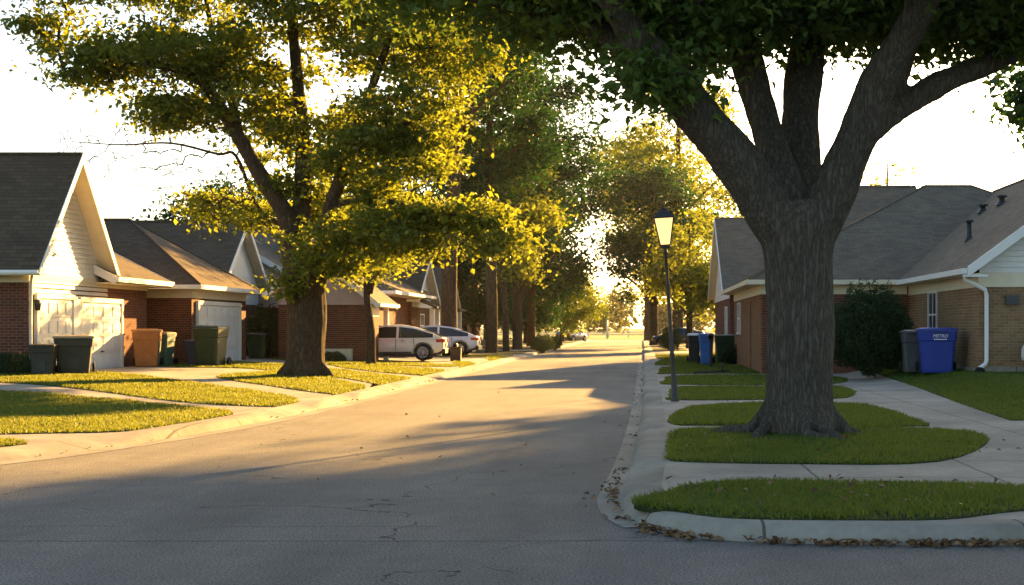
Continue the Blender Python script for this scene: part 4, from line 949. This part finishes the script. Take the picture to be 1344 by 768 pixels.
# ------------------------------------------------------------------ wheeled bins
def bin_proto(loc, rz, label, body, lid, w_=.62, d_=.66, h_=1.0, side=None, group='wheeled bins in front of the houses', panel=False, mark=False, name='wheeled_bin'):
    r_ = empty(name, loc, label, 'bin', group, rz)
    # front faces local -Y; wheels at +Y
    mb = MB(); lv = [(.0, .80, .78), (.05, .82, .80), (.70, .95, .93), (.72, 1.0, .98), (.90, 1.04, 1.02), (.93, 1.04, 1.02)]
    ring = []
    for z, fx, fy in lv:
        a, b = w_/2*fx, d_/2*fy; c = .05; rr = []
        for sx, sy in ((1, -1), (1, 1), (-1, 1), (-1, -1)):
            pts = [(sx*a, sy*(b-c)), (sx*(a-c*.3), sy*(b-c*.3)), (sx*(a-c), sy*b)]
            rr += pts if sx*sy > 0 else pts[::-1]
        ring.append([Vector((x, y, z*h_)) for x, y in rr])
    k = len(ring[0])
    for i in range(len(ring)-1):
        for j in range(k): mb.poly([ring[i][j], ring[i][(j+1) % k], ring[i+1][(j+1) % k], ring[i+1][j]])
    mb.poly(ring[0][::-1])
    if not panel: mb.box(-w_*.16, w_*.16, -d_*.44, -d_*.405, .12*h_, .42*h_)
    b_ = mb.build('body', M[body], r_, bevel=0)
    mb = MB(); a, b = w_/2*1.1, d_/2*1.08; z = .935*h_
    prof = [(1, 0), (1.0, .03), (.9, .055), (.55, .075)]
    for (s0, z0), (s1, z1) in zip(prof, prof[1:]):
        q0 = [(a*s0, -b*s0), (a*s0, b*s0), (-a*s0, b*s0), (-a*s0, -b*s0)]; q1 = [(a*s1, -b*s1), (a*s1, b*s1), (-a*s1, b*s1), (-a*s1, -b*s1)]
        for j in range(4): mb.poly([(*q0[j], z+z0*h_), (*q0[(j+1) % 4], z+z0*h_), (*q1[(j+1) % 4], z+z1*h_), (*q1[j], z+z1*h_)])
    s1 = .55; mb.poly([(a*s1, -b*s1, z+.075*h_), (a*s1, b*s1, z+.075*h_), (-a*s1, b*s1, z+.075*h_), (-a*s1, -b*s1, z+.075*h_)]); mb.poly([(-a, -b, z), (-a, b, z), (a, b, z), (a, -b, z)])
    mb.box(-a*.5, a*.5, -b-.05, -b+.01, z-.005, z+.03)
    mb.build('lid', M[lid], r_)
    mb = MB(); mb.tube([(-w_*.42, d_/2+.10, .90*h_), (w_*.42, d_/2+.10, .90*h_)], .018, 8)
    for s_ in (-1, 1): mb.box(s_*w_*.4-.02, s_*w_*.4+.02, d_/2*.95, d_/2+.11, .87*h_, .93*h_)
    mb.build('handle', M[lid], r_)
    for s_ in (-1, 1):
        mb = MB(); mb.lathe([(.04, -.035), (.12, -.035), (.14, -.02), (.14, .02), (.12, .035), (.04, .035)], (s_*(w_/2+.01), d_/2*.95, .14), 18, 'x'); mb.lathe([(.0, -.02), (.05, -.02), (.05, .02), (0, .02)], (s_*(w_/2+.01), d_/2*.95, .14), 10, 'x')
        mb.build('wheel', M['rubber'], r_)
    if side:
        mb = MB(); x_ = w_/2; mb.slab([(x_*.835, -d_*.36, .06*h_), (x_*.835, d_*.36, .06*h_), (x_*.965, d_*.42, .69*h_), (x_*.965, -d_*.42, .69*h_)], (.012, 0, 0)); mb.build('side_panel', M[side], r_)
    if mark:
        t_ = bpy.data.curves.new('lettering', 'FONT'); t_.body = 'METRO'; t_.size = .115; t_.shear = .3; t_.extrude = .003; t_.align_x = 'CENTER'
        to = bpy.data.objects.new('lettering', t_); COL.objects.link(to); to.parent = r_; to.location = (.06, -d_/2*1.03-.008, .79*h_); to.rotation_euler = (R(88), 0, 0); to.data.materials.append(M['white']); bpy.context.view_layer.update(); me_ = bpy.data.meshes.new_from_object(to.evaluated_get(bpy.context.evaluated_depsgraph_get())); lo_ = bpy.data.objects.new('lettering', me_); COL.objects.link(lo_); lo_.parent = r_; lo_.location = to.location; lo_.rotation_euler = to.rotation_euler; bpy.data.objects.remove(to); lo_.name = 'lettering'
        mb = MB(); 
        for kx in range(7): mb.box(-.10+kx*.048, -.062+kx*.048, -d_/2*1.03-.010, -d_/2*1.03-.004, .735*h_, .757*h_)
        mb.build('lettering_line', M['white'], r_)
    return r_
def at(px, y): x = (px-VX)/F*y; return (x, y, H(x)+.02)
bin_proto(at(57, 37.3), R(12), 'small dark bin, the lower of two in front of the first garage door', 'bin_dark', 'bin_dark', .60, .66, .80)
bin_proto(at(97, 38.4), R(20), 'large olive bin with tan lid beside the small dark bin', 'bin_olive', 'lid_tan', .95, .9, 1.02)
bin_proto(at(193, 45.5), R(14), 'orange brown bin with tan lid beside the second garage door', 'bin_orange', 'lid_orange', .82, .8, 1.18, 'teal')
bin_proto(at(215, 46.6), R(-6), 'teal bin with tan lid tucked behind the orange brown bin', 'teal', 'lid_tan', .5, .7, 1.08)
bin_proto(at(257, 47.3), R(0), 'low navy bin against the brick wall left of the green bin', 'bin_navy', 'bin_navy', .62, .6, .82)
bin_proto(at(277, 47.0), R(-10), 'tall green bin in front of the second garage door', 'bin_green', 'bin_green', .86, .85, 1.32)
bin_proto(at(338, 57.5), R(5), 'dark green bin in the shade beside the upright shrub', 'bin_green', 'black', .75, .75, 1.0)
bin_proto((7.72, 37.2, .43), R(-8), 'bright blue bin with white lettering beside the tan brick wall', 'bin_blue', 'bin_blue', .96, .84, 1.16, None, panel=True, mark=True)
bin_proto((7.33, 38.3, .41), R(-4), 'dark grey bin behind the bright blue bin', 'bin_grey', 'bin_grey', .62, .75, 1.12)
bin_proto(at(927, 56), R(0), 'mid blue bin beyond the lamp post with dark post in front', 'bin_mid', 'bin_mid', .56, .6, 1.22)
bin_proto(at(911, 59), R(0), 'dark bin with pale lid left of the mid blue bin', 'black', 'cover', .5, .6, 1.2)
bin_proto(at(952, 58.5), R(0), 'wide green bin behind the low clipped bush', 'bin_green', 'bin_green', .85, .7, 1.15)

# ------------------------------------------------------------------ cars
def loft(mb, rings, smooth=True, caps=True):
    k = len(rings[0])
    for i in range(len(rings)-1):
        for j in range(k): mb.poly([rings[i][j], rings[i+1][j], rings[i+1][(j+1) % k], rings[i][(j+1) % k]], smooth)
    if caps: mb.poly(rings[0], smooth); mb.poly(rings[-1][::-1], smooth)
def mk_ring(x, half): 
    return [Vector((x, y, z)) for y, z in half]+[Vector((x, -y, z)) for y, z in half[::-1] if y > 1e-6]
def make_car(loc, rz, label, pm, dark_sill='black', suv=True, group='cars parked along the street'):
    r_ = empty('parked_car', loc, label, 'car', group, rz)      # nose points along local +X
    hk = 1.0 if suv else .93
    st = [(-2.28, .50, .93, .74), (-2.2, .36, 1.0, .85), (-1.95, .27, 1.03, .90), (-1.4, .25, 1.02, .925), (-.6, .24, .98, .93), (.2, .24, .96, .93), (.9, .24, .96, .93), (1.3, .25, .97, .915), (1.8, .27, .90, .89), (2.1, .32, .80, .83), (2.25, .42, .66, .74)]
    rings = [mk_ring(x, [(0, b), (w_*.8, b), (w_*.96, b+.08), (w_, b+(t-b)*.45), (w_*.985, b+(t-b)*.75), (w_*.93, t-.03), (w_*.8, t+.005), (0, t+.03)]) for x, b, t, w_ in [(x, b, t*hk, w_) for x, b, t, w_ in st]]
    mb = MB(); loft(mb, rings); body = mb.build('body', M[pm], r_)
    bm = bmesh.new(); bm.from_mesh(body.data); bmesh.ops.remove_doubles(bm, verts=bm.verts, dist=1e-4); bmesh.ops.recalc_face_normals(bm, faces=bm.faces); bm.to_mesh(body.data); bm.free()
    sb = body.modifiers.new('sub', 'SUBSURF'); sb.levels = 2; sb.render_levels = 2
    cm = MB()
    for wx in (-1.38, 1.40):
        for s_ in (-1, 1): cm.lathe([(0, -.2), (.43, -.2), (.43, .2), (0, .2)], (wx, s_*.86, .36), 28, 'y')
    cut = cm.build('cut', M['black']); bm = bmesh.new(); bm.from_mesh(cut.data); bmesh.ops.remove_doubles(bm, verts=bm.verts, dist=1e-4); bmesh.ops.recalc_face_normals(bm, faces=bm.faces); bm.to_mesh(cut.data); bm.free()
    cut.location = (0, 0, 0)
    sv = r_.location.copy(), r_.rotation_euler.copy(); r_.location = (0, 0, 0); r_.rotation_euler = (0, 0, 0); bpy.context.view_layer.update()
    bo = body.modifiers.new('b', 'BOOLEAN'); bo.object = cut; bo.operation = 'DIFFERENCE'; bo.solver = 'EXACT'
    baked(body); bpy.data.objects.remove(cut); r_.location, r_.rotation_euler = sv
    for p in body.data.polygons: p.use_smooth = True
    # cabin
    T = 1.53 if suv else 1.44
    cs = [(-2.12, .99, 1.02), (-1.80, .98, 1.17), (-1.40, .965, T-.24), (-.95, .955, T-.09), (-.35, .95, T-.005), (-.25, .95, T), (.25, .95, T-.01), (.62, .95, T-.09), (.95, .95, T-.28), (1.32, .94, .99)]
    if not suv: cs = [(-1.95, .95, .98)]+cs[1:]
    rg = []
    for x, zb, zt in cs:
        zb *= hk; k = max(0, (zt-zb))/(T-zb); tw = .88-.2*k
        rg.append([(x, .885, zb-.05), (x, .875, zb+.02*k), (x, tw, zb+(zt-zb)*.86), (x, tw*.86, zt), (x, 0, zt+.02*k)])
    pm_, gl = MB(), [MB(), MB(), MB(), MB()]
    side_glass = {1, 2, 3, 5, 6, 7}; names = ['side_window', 'side_window', 'windscreen', 'rear_window']
    for i in range(len(rg)-1):
        for j in range(4):
            for s_ in (1, -1):
                q = [Vector((a, b*s_, c)) for a, b, c in (rg[i][j], rg[i+1][j], rg[i+1][j+1], rg[i][j+1])]
                if s_ > 0: q = q[::-1]
                tgt = pm_
                if j == 1 and i in side_glass: tgt = gl[0 if s_ > 0 else 1]
                if j == 3 and i in (7, 8): tgt = gl[2]
                if j == 3 and i in (0, 1): tgt = gl[3]
                tgt.poly(q, tgt is not pm_)
    pm_.build('cabin', M[pm], r_)
    for g_, nm in zip(gl, names): g_.build(nm, M['glass'], r_)
    for wx in (-1.38, 1.40):
        for s_ in (-1, 1):
            mb = MB(); y_ = s_*.83; mb.lathe([(.23, -.11), (.33, -.11), (.36, -.07), (.36, .07), (.33, .11), (.23, .11)], (wx, y_, .36), 28, 'y'); w_ = mb.build('wheel', M['rubber'], r_)
            mb = MB(); o_ = y_+s_*.09
            mb.lathe([(.235, -.02), (.235, .02), (.205, .022), (.2, -.02)], (wx, o_, .36), 28, 'y'); mb.lathe([(0, .02*s_), (.06, .02*s_), (.06, -.02*s_)], (wx, o_, .36), 12, 'y')
            for k in range(10):
                a = 2*math.pi*k/10; ca, sa = math.cos(a), math.sin(a)
                mb.tube([(wx+ca*.05, o_, .36+sa*.05), (wx+ca*.21, o_, .36+sa*.21)], .016, 5)
            mb.build('rim', M['steel'], w_)
    mb = MB(); mb.box(-2.0, 2.0, -.80, .80, .19, .30)
    for s_ in (-1, 1): mb.box(-.9, .92, s_*.9-.035, s_*.9+.035, .21, .38)
    mb.box(-2.32, -1.86, -.78, .78, .30, .52); mb.box(1.86, 2.27, -.74, .74, .26, .42); mb.build('lower_trim', M[dark_sill], r_, bevel=.02)
    for s_ in (-1, 1):
        mb = MB(); mb.slab([(-2.30, s_*.50, .80*hk), (-2.30, s_*.80, .78*hk), (-2.30, s_*.80, .93*hk), (-2.30, s_*.50, .95*hk)], (.1, 0, 0)); mb.box(-2.28, -1.93, min(s_*.74, s_*.895), max(s_*.74, s_*.895), .79*hk, .93*hk); mb.build('tail_light', M['red'], r_, bevel=.015)
        mb = MB(); mb.box(1.95, 2.2, min(s_*.55, s_*.82), max(s_*.55, s_*.82), .66*hk, .76*hk); mb.build('headlight', M['pane'], r_, bevel=.02)
        for hx in (-.55, .45):
            mb = MB(); mb.tube([(hx-.1, s_*.945, .86*hk), (hx+.1, s_*.945, .86*hk)], .018, 6); mb.build('door_handle', M['steel'], r_)
        mb = MB(); mb.lathe([(0, -.09), (.07, -.07), (.09, 0), (.07, .07), (0, .09)], (.75, s_*1.0, 1.04*hk), 10, 'y'); mb.build('wing_mirror', M[pm], r_)
        mb = MB(); mb.box(-.255, -.235, min(s_*.925, s_*.9345), max(s_*.925, s_*.9345), .40, .95*hk); mb.box(-1.0, -.98, min(s_*.92, s_*.934), max(s_*.92, s_*.934), .62, .95*hk); mb.build('door_gap', M['rubber'], r_)
    mb = MB(); mb.box(-2.31, -2.27, -.26, .26, .62, .74); mb.build('number_plate', M['bin_grey'], r_)
    return r_
def car_at(px_rear, y): x = (px_rear-VX)/F*y; return (x-2.3, y, H(x-2)+.01)
make_car(car_at(586, 61.2), R(182), 'ivory crossover parked nose to the brick house behind the slender trunk', 'car_white')
make_car(car_at(630, 72), R(180), 'cool white car parked behind the ivory crossover', 'car_cool', suv=True)
make_car(car_at(556, 67.5), R(180), 'dark blue car mostly hidden between the two white cars', 'car_blue', suv=False)
make_car((-7.7, 157, .0), R(65), 'dark car parked at the far end beyond the golden tree', 'car_dark', suv=True)
make_car(at(975/1.08-10, 112)[:2]+(.15,), R(178), 'dark car in the shade of the far right verge trees', 'car_dark', suv=False)

# ------------------------------------------------------------------ street lamp
x, y = G(886, 527)
lp = empty('street_lamp', (x, y, H(x)), 'slim dark lamp post with lit lantern leaning left at the right kerb', 'street lamp')
lp.rotation_euler = (0, R(-3.6), 0)
mb = MB(); mb.lathe([(.085, 0), (.085, .05), (.068, .09), (.062, .35), (.05, .42), (.046, .9), (.053, .93), (.042, .97), (.036, 2.3), (.043, 2.33), (.034, 2.38), (.03, 2.92), (.055, 2.95), (.035, 2.99), (.03, 3.06)], n=14); mb.build('post', M['metal_dark'], lp)
mb = MB(); a0 = math.pi/4
mb.lathe([(.02, 3.04), (.105, 3.06), (.115, 3.09), (.10, 3.11), (0, 3.11)], n=12)
mb.lathe([(.30, 3.64), (.30, 3.67), (.24, 3.71), (.12, 3.80), (.09, 3.81), (.085, 3.84), (.03, 3.87), (.02, 3.93), (0, 3.95)], n=4, a0=a0); mb.lathe([(.30, 3.64), (0, 3.64)], n=4, a0=a0)
for k in range(4):
    a = a0+k*math.pi/2; mb.tube([(math.cos(a)*.135, math.sin(a)*.135, 3.1), (math.cos(a)*.272, math.sin(a)*.272, 3.65)], .014, 5)
mb.lathe([(.145, 3.10), (.15, 3.125), (.135, 3.125)], n=4, a0=a0)
hd = mb.build('lantern_frame', M['metal_dark'], lp)
mb = MB(); mb.lathe([(.13, 3.115), (.264, 3.64)], n=4, a0=a0); mb.build('lantern_glass', M['lantern'], hd)
for k in range(2):
    s_ = (-1, 1)[k]; mb = MB(); mb.tube([(0, 0, 2.86), (s_*.13, 0, 2.9)], .012, 6); mb.build('ladder_bar', M['metal_dark'], lp)

# ------------------------------------------------------------------ small things
x, y = G(933, 483)
p_ = empty('marker_post', (x, y, H(x)), 'thin dark post standing on the grass in front of the mid blue bin', 'post')
mb = MB(); mb.box(-.045, .045, -.045, .045, -.1, 1.0); mb.build('post', M['post'], p_, bevel=.008); mb = MB(); mb.box(-.11, .11, -.10, .16, 1.0, 1.16); mb.tube([(0, -.10, 1.16), (0, .16, 1.16)], .105, 12); mb.build('letter_box', M['black'], p_)
x, y = G(948, 491)
p_ = empty('garden_tap', (x, y, H(x)), 'low dark standpipe lying over the grass strip beyond the lamp', 'tap')
mb = MB(); mb.tube([(-.9, 0, .06), (.25, .1, .10)], .03, 8); mb.tube([(0, 0, .05), (0, 0, .30)], .028, 8); mb.build('pipe', M['post'], p_); mb = MB(); mb.tube([(-.07, 0, .30), (.07, 0, .30)], .022, 8); mb.build('handle', M['metal_dark'], p_)
x = (592-VX)/F*62
p_ = empty('mailbox_pier', (x+.12, 62.6, H(x)), 'short weathered dark mailbox pier beside the ivory crossover', 'mailbox')
mb = MB(); mb.slab([(-.22, -.2, -.1), (.24, -.2, -.1), (.22, .22, -.1), (-.2, .2, -.1)], (.02, 0, .66)); mb.build('pier', M['post'], p_, bevel=.02); mb = MB(); mb.slab([(-.24, -.24, .555), (.28, -.24, .58), (.28, .26, .58), (-.22, .26, .555)], (0, 0, .06)); mb.build('cap', M['bark'], p_, bevel=.015); mb = MB(); mb.box(-.09, .09, -.2, .16, .625, .70); mb.tube([(0, -.2, .70), (0, .16, .70)], .088, 14); mb.build('letter_box', M['black'], p_)
# covered barbecue cart at the right edge
p_ = empty('covered_cart', (9.82, 34.9, H(9.8)), 'pale covered cart with small dark wheels against the tan brick gable wall', 'cart')
mb = MB(); rings = []
for z, s_ in ((.34, 1.0), (.42, 1.03), (.62, .96), (.9, .74), (1.02, .55)): rings.append([Vector((sx*.42*s_+.02*math.sin(z*9+sx), sy*.32*s_, z)) for sx, sy in ((1, -1), (1, 1), (-1, 1), (-1, -1))])
for i in range(4):
    for j in range(4): mb.poly([rings[i][j], rings[i][(j+1) % 4], rings[i+1][(j+1) % 4], rings[i+1][j]])
mb.poly(rings[-1]); mb.build('cover', M['cover'], p_, bevel=.03)
mb = MB(); [mb.box(sx*.33-.03, sx*.33+.03, sy*.24-.03, sy*.24+.03, .02, .36) for sx in (-1, 1) for sy in (-1, 1)]; mb.build('frame', M['bin_grey'], p_)
for s_ in (-1, 1): mb = MB(); mb.lathe([(.02, -.03), (.11, -.03), (.11, .03), (.02, .03)], (s_*.38, -.24, .11), 16, 'x'); mb.build('wheel', M['rubber'], p_)
# scrap of paper on the garden
x, y = G(1141, 489); z = H(x)
mb = MB(); pts = [(x-.16, y, z+.08), (x-.02, y-.06, z+.12), (x+.14, y, z+.09), (x+.10, y+.1, z+.14), (x-.06, y+.12, z+.10)]; mb.slab(pts, (0, 0, .03))
tag(mb.build('paper_scrap', M['cover']), 'small crumpled white paper scrap on the lawn left of the blue bin', 'litter')
# fence and poles at the far end of the road
fe = empty('field_fence', (-9, 215, 0), 'low pale rail fence across the far field', 'fence')
for k in range(34): mb = MB(); xx = -50+k*3; mb.box(xx-.07, xx+.07, 214.93, 215.07, 0, 1.0); mb.build('fence_post', M['trim'], fe, (-9, 215, 0))
for z in (.5, .9): mb = MB(); mb.box(-50, 49, 214.97, 215.03, z-.05, z+.05); mb.build('rail', M['trim'], fe, (-9, 215, 0))
p_ = empty('utility_pole', (-4.9, 203, 0), 'short pale pole standing at the field edge where the road ends', 'pole'); mb = MB(); mb.tube([(0, 0, -.2), (0, 0, 2.6)], [.14, .12], 10); mb.lathe([(.14, 2.6), (.14, 2.66), (0, 2.72)], n=10); mb.build('pole', M['trim'], p_)

# evening haze
mb = MB().box(-1700, 1700, -320, 2600, -1.2, 40); t = bpy.data.materials.new('evening_air'); t.use_nodes = True; t.node_tree.nodes.clear()
out_ = t.node_tree.nodes.new('ShaderNodeOutputMaterial'); pv = t.node_tree.nodes.new('ShaderNodeVolumePrincipled'); pv.inputs['Color'].default_value = (.9, .88, .85, 1); pv.inputs['Density'].default_value = HAZE; pv.inputs['Anisotropy'].default_value = .55
t.node_tree.links.new(pv.outputs[0], out_.inputs['Volume'])
hz = mb.build('haze', t); hz['kind'] = 'stuff'; hz.display_type = 'WIRE'
sc.cycles.volume_bounces = 0

# dry leaves in the gutters and on the verge
def litter(path_pts, n, spread, z, sz=.05, off=0):
    P_ = np.array([[p.x, p.y] for p in path_pts]); k = rng.integers(0, len(P_)-1, n); t_ = rng.random(n)[:, None]
    c = P_[k]*(1-t_)+P_[k+1]*t_
    d = P_[k+1]-P_[k]; nn = np.column_stack([d[:, 1], -d[:, 0]]); nn /= np.linalg.norm(nn, axis=1)[:, None]+1e-9
    o_ = np.abs(rng.normal(0, spread, n))[:, None]+off
    c = c+nn*o_
    return np.column_stack([c, z+rng.random(n)*.03])
front = [p for p in RP if p.y < 11.4 and p.x < 4.2]
corner = [p for p in RP if 11 < p.y < 16 and p.x < .6]
side = [p for p in RP if 13 < p.y < 60 and p.x < .5]
lft = [p for p in LP if 17 < p.y < 60 and p.x > -8]
Cc = np.concatenate([litter(front, 620, .09, .012, off=.0), litter(corner, 110, .10, .012), litter(side, 70, .09, .014), litter(lft, 320, .16, .014),
      np.column_stack([rng.uniform(.2, 3.4, 60), rng.uniform(11.2, 13.4, 60), np.full(60, .21)]), np.column_stack([rng.uniform(-5, 3, 40), rng.uniform(9, 35, 40), np.full(40, .02)]), np.column_stack([rng.uniform(.3, 4.5, 50), rng.uniform(16, 20.5, 50), np.full(50, .21)])])
Cc = Cc[(np.sin(Cc[:, 0]*4.1+np.sin(Cc[:, 0]*1.7)*2)*.5+.62 > rng.random(len(Cc))) | (Cc[:, 1] > 12)]
V = leaves_np(Cc, .068, .0, 1.2, .55)
tag(np_mesh('dry_leaves', V, np.arange(len(V)).reshape(-1, 4), M['dry']), 'brown dry leaves drifted along the kerbs and gutters', 'leaves', kind='stuff')

# ------------------------------------------------------------------ pieces that lie apart become objects of their own
def pull_apart(o):
    me = o.data; n = len(me.vertices)
    if n == 0 or n > 200000: return
    co = np.empty(n*3, np.float32); me.vertices.foreach_get('co', co); co = co.reshape(-1, 3).astype(float)
    key = {}; par_ = list(range(n))
    def find(i):
        while par_[i] != i: par_[i] = par_[par_[i]]; i = par_[i]
        return i
    for i, c in enumerate(np.round(co, 4).tolist()):
        c = tuple(c)
        if c in key: par_[find(i)] = find(key[c])
        else: key[c] = i
    for e in me.edges: par_[find(e.vertices[0])] = find(e.vertices[1])
    lab = np.array([find(i) for i in range(n)]); ids, isl = np.unique(lab, return_inverse=True); k = len(ids)
    if k < 2 or k > 2500: return
    lo = np.full((k, 3), np.inf); hi_ = np.full((k, 3), -np.inf); np.minimum.at(lo, isl, co); np.maximum.at(hi_, isl, co); size = (hi_-lo).max(1)
    p = list(range(k))
    def f2(i):
        while p[i] != i: p[i] = p[p[i]]; i = p[i]
        return i
    for i in range(k):
        gap = np.maximum(0, np.maximum(lo[i]-hi_, lo-hi_[i])); near = np.sqrt((gap**2).sum(1)) <= np.maximum(.02, .5*np.maximum(size[i], size))
        for j in np.nonzero(near)[0]: p[f2(int(j))] = f2(i)
    pc = np.array([f2(i) for i in range(k)])[isl]; u = np.unique(pc)
    if len(u) < 2: return
    for q in u[1:]:
        c = o.copy(); c.data = me.copy(); COL.objects.link(c); c.parent = o.parent
        bm = bmesh.new(); bm.from_mesh(c.data); bm.verts.ensure_lookup_table(); bmesh.ops.delete(bm, geom=[bm.verts[int(i)] for i in np.nonzero(pc != q)[0]], context='VERTS'); bm.to_mesh(c.data); bm.free()
    bm = bmesh.new(); bm.from_mesh(me); bm.verts.ensure_lookup_table(); bmesh.ops.delete(bm, geom=[bm.verts[int(i)] for i in np.nonzero(pc != u[0])[0]], context='VERTS'); bm.to_mesh(me); bm.free()
for o in list(COL.objects):
    if o.type == 'MESH' and o.parent is not None and o.name.split('.')[0] not in ('crown', 'foliage', 'trunk', 'lettering'): pull_apart(o)
